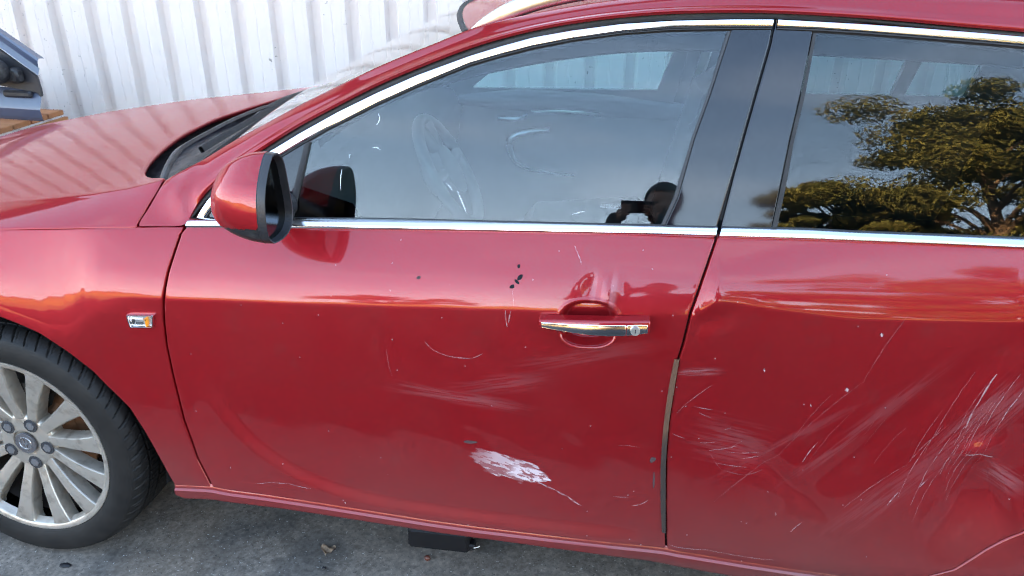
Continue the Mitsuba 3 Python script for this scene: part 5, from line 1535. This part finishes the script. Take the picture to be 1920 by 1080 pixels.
thing('person', 'person in a dark jacket and jeans holding up a phone, mirrored in the front window', 'person')
PX, PY = 1.62, -1.86
hip, chest, neck = V3(PX, PY, .95), V3(PX, PY + .02, 1.36), V3(PX, PY + .03, 1.52)
shl, shr = V3(PX - .19, PY + .02, 1.43), V3(PX + .19, PY + .02, 1.43)      # towards the car's front / tail
phone = V3(1.495, -1.545, 1.545)
hl, hr2 = phone + V3(-.075, -.035, -.03), phone + V3(.075, -.035, -.03)
el, er = V3(PX - .30, PY + .16, 1.20), V3(PX + .27, PY + .18, 1.18)
put('person__jacket', bones([(hip, .155, chest, .165), (V3(PX - .08, PY, 1.0), .12, V3(PX - .12, PY, 1.38), .11), (V3(PX + .08, PY, 1.0), .12, V3(PX + .12, PY, 1.38), .11), (chest, .12, neck - V3(0, 0, .05), .07), (shl, .072, el, .055), (shr, .072, er, .055), (el, .052, hl + V3(-.03, -.06, -.02), .036), (er, .052, hr2 + V3(.03, -.06, -.02), .036), (shl, .08, chest, .12), (shr, .08, chest, .12)]), 'dark_jacket', smooth=True)
put('person__jeans', bones([(hip + V3(-.09, 0, 0), .115, V3(PX - .11, PY + .03, .50), .072), (V3(PX - .11, PY + .03, .50), .07, V3(PX - .13, PY, .10), .048), (hip + V3(.09, 0, 0), .115, V3(PX + .11, PY + .03, .50), .072), (V3(PX + .11, PY + .03, .50), .07, V3(PX + .13, PY, .10), .048), (hip + V3(-.07, 0, .02), .13, hip + V3(.07, 0, .02), .13)]), 'dark_jeans', smooth=True)
for s in (-1, 1):
    put(num('person__shoe'), bones([(V3(PX + .13 * s, PY - .05, .055), .05, V3(PX + .15 * s, PY + .15, .04), .036)]), 'shoe_dark', smooth=True)
hd_ = V3(PX + .0, PY + .07, 1.645)
hm = trimesh.creation.icosphere(4)
hv = np.array(hm.vertices)
face = hv.copy()
s_ = hv[:, 2]
wid = .088 * (1 - .22 * np.clip(-s_, 0, 1) ** 1.5)
dep = .104 * (1 - .10 * np.clip(-s_, 0, 1))
pv = np.stack([hv[:, 0] * wid, hv[:, 1] * dep, hv[:, 2] * .126], 1)
fwd = np.clip(hv[:, 1], 0, 1)
nose = np.exp(-(hv[:, 0] / .14) ** 2 - ((hv[:, 2] + .12) / .17) ** 2) * (hv[:, 1] > 0)
pv[:, 1] += .022 * nose + .010 * np.exp(-(hv[:, 0] / .28) ** 2 - ((hv[:, 2] + .78) / .16) ** 2) * (hv[:, 1] > 0)
for sx in (-1, 1):
    pv[:, 1] -= .012 * np.exp(-((hv[:, 0] - sx * .40) / .17) ** 2 - ((hv[:, 2] - .02) / .11) ** 2) * (hv[:, 1] > 0)
pv[:, 1] -= .004 * np.exp(-(hv[:, 0] / .30) ** 2 - ((hv[:, 2] + .47) / .05) ** 2) * (hv[:, 1] > 0)
ears = [bones([(V3(.078 * k, .0, .012), .013, V3(.083 * k, -.006, -.022), .010)], .006, 4) for k in (-1, 1)]
tilt = rotx(-.22)
put('person__head', join((pv @ tilt.T + hd_, np.array(hm.faces)), *[(e_[0] @ tilt.T + hd_, e_[1]) for e_ in ears], bones([(neck - V3(0, 0, .06), .062, hd_ - V3(0, .02, .07), .058)])), 'skin_tone', smooth=True)
for k in (-1, 1):
    em = trimesh.creation.icosphere(2, .0125)
    put(num('person__eye'), (np.array(em.vertices) + (V3(.031 * k, .078, .004)) @ tilt.T + hd_, np.array(em.faces)), 'hair_dark', smooth=True)
up_ = (hv[:, 2] > .30 - .9 * np.clip(-hv[:, 1], -.25, .9))
fm = np.array(hm.faces)
fm = fm[up_[fm].all(1)]
hair = pv * 1.16 + V3(0, -.004, .004) + .006 * (meshkit.fbm(hv * 9, 3, 2)[:, None] - .5) * hv
put('person__hair', (hair @ tilt.T + hd_, fm), 'hair_dark', smooth=True)
for s, hp, key in ((-1, hl, 'person__hand'), (1, hr2, 'person__hand_001')):
    ch = [(hp + V3(-.02 * s * -1 * 0, -.03, -.02), .026, hp + V3(0, .0, .0), .026)]
    for k, (dz_, ln) in enumerate(((.030, .062), (.012, .070), (-.006, .066), (-.024, .052))):
        a0 = hp + V3(.008 * s, .012, dz_)
        a1 = hp + V3(-.012 * s, .050, dz_)
        a2 = a1 + V3(-.028 * s, .012, 0) * (ln / .066)
        ch += [(a0, .0095, a1, .009), (a1, .009, a2, .0075)]
    ch += [(hp + V3(0, -.01, .015), .013, hp + V3(-.03 * s, -.004, .040), .0095)]
    put(key, bones(ch, .006, 6), 'skin_tone', smooth=True)
thing('smartphone', 'black smartphone held up in the photographer\'s hands', 'phone')
put('smartphone__body', box(phone + V3(0, -.004, 0), (.158, .009, .075), rotx(-.35), .003), 'phone_black', smooth=20)
put('smartphone__screen', box(phone + V3(0, -.0105, -.0035), (.146, .001, .066), rotx(-.35)), 'gloss_black')
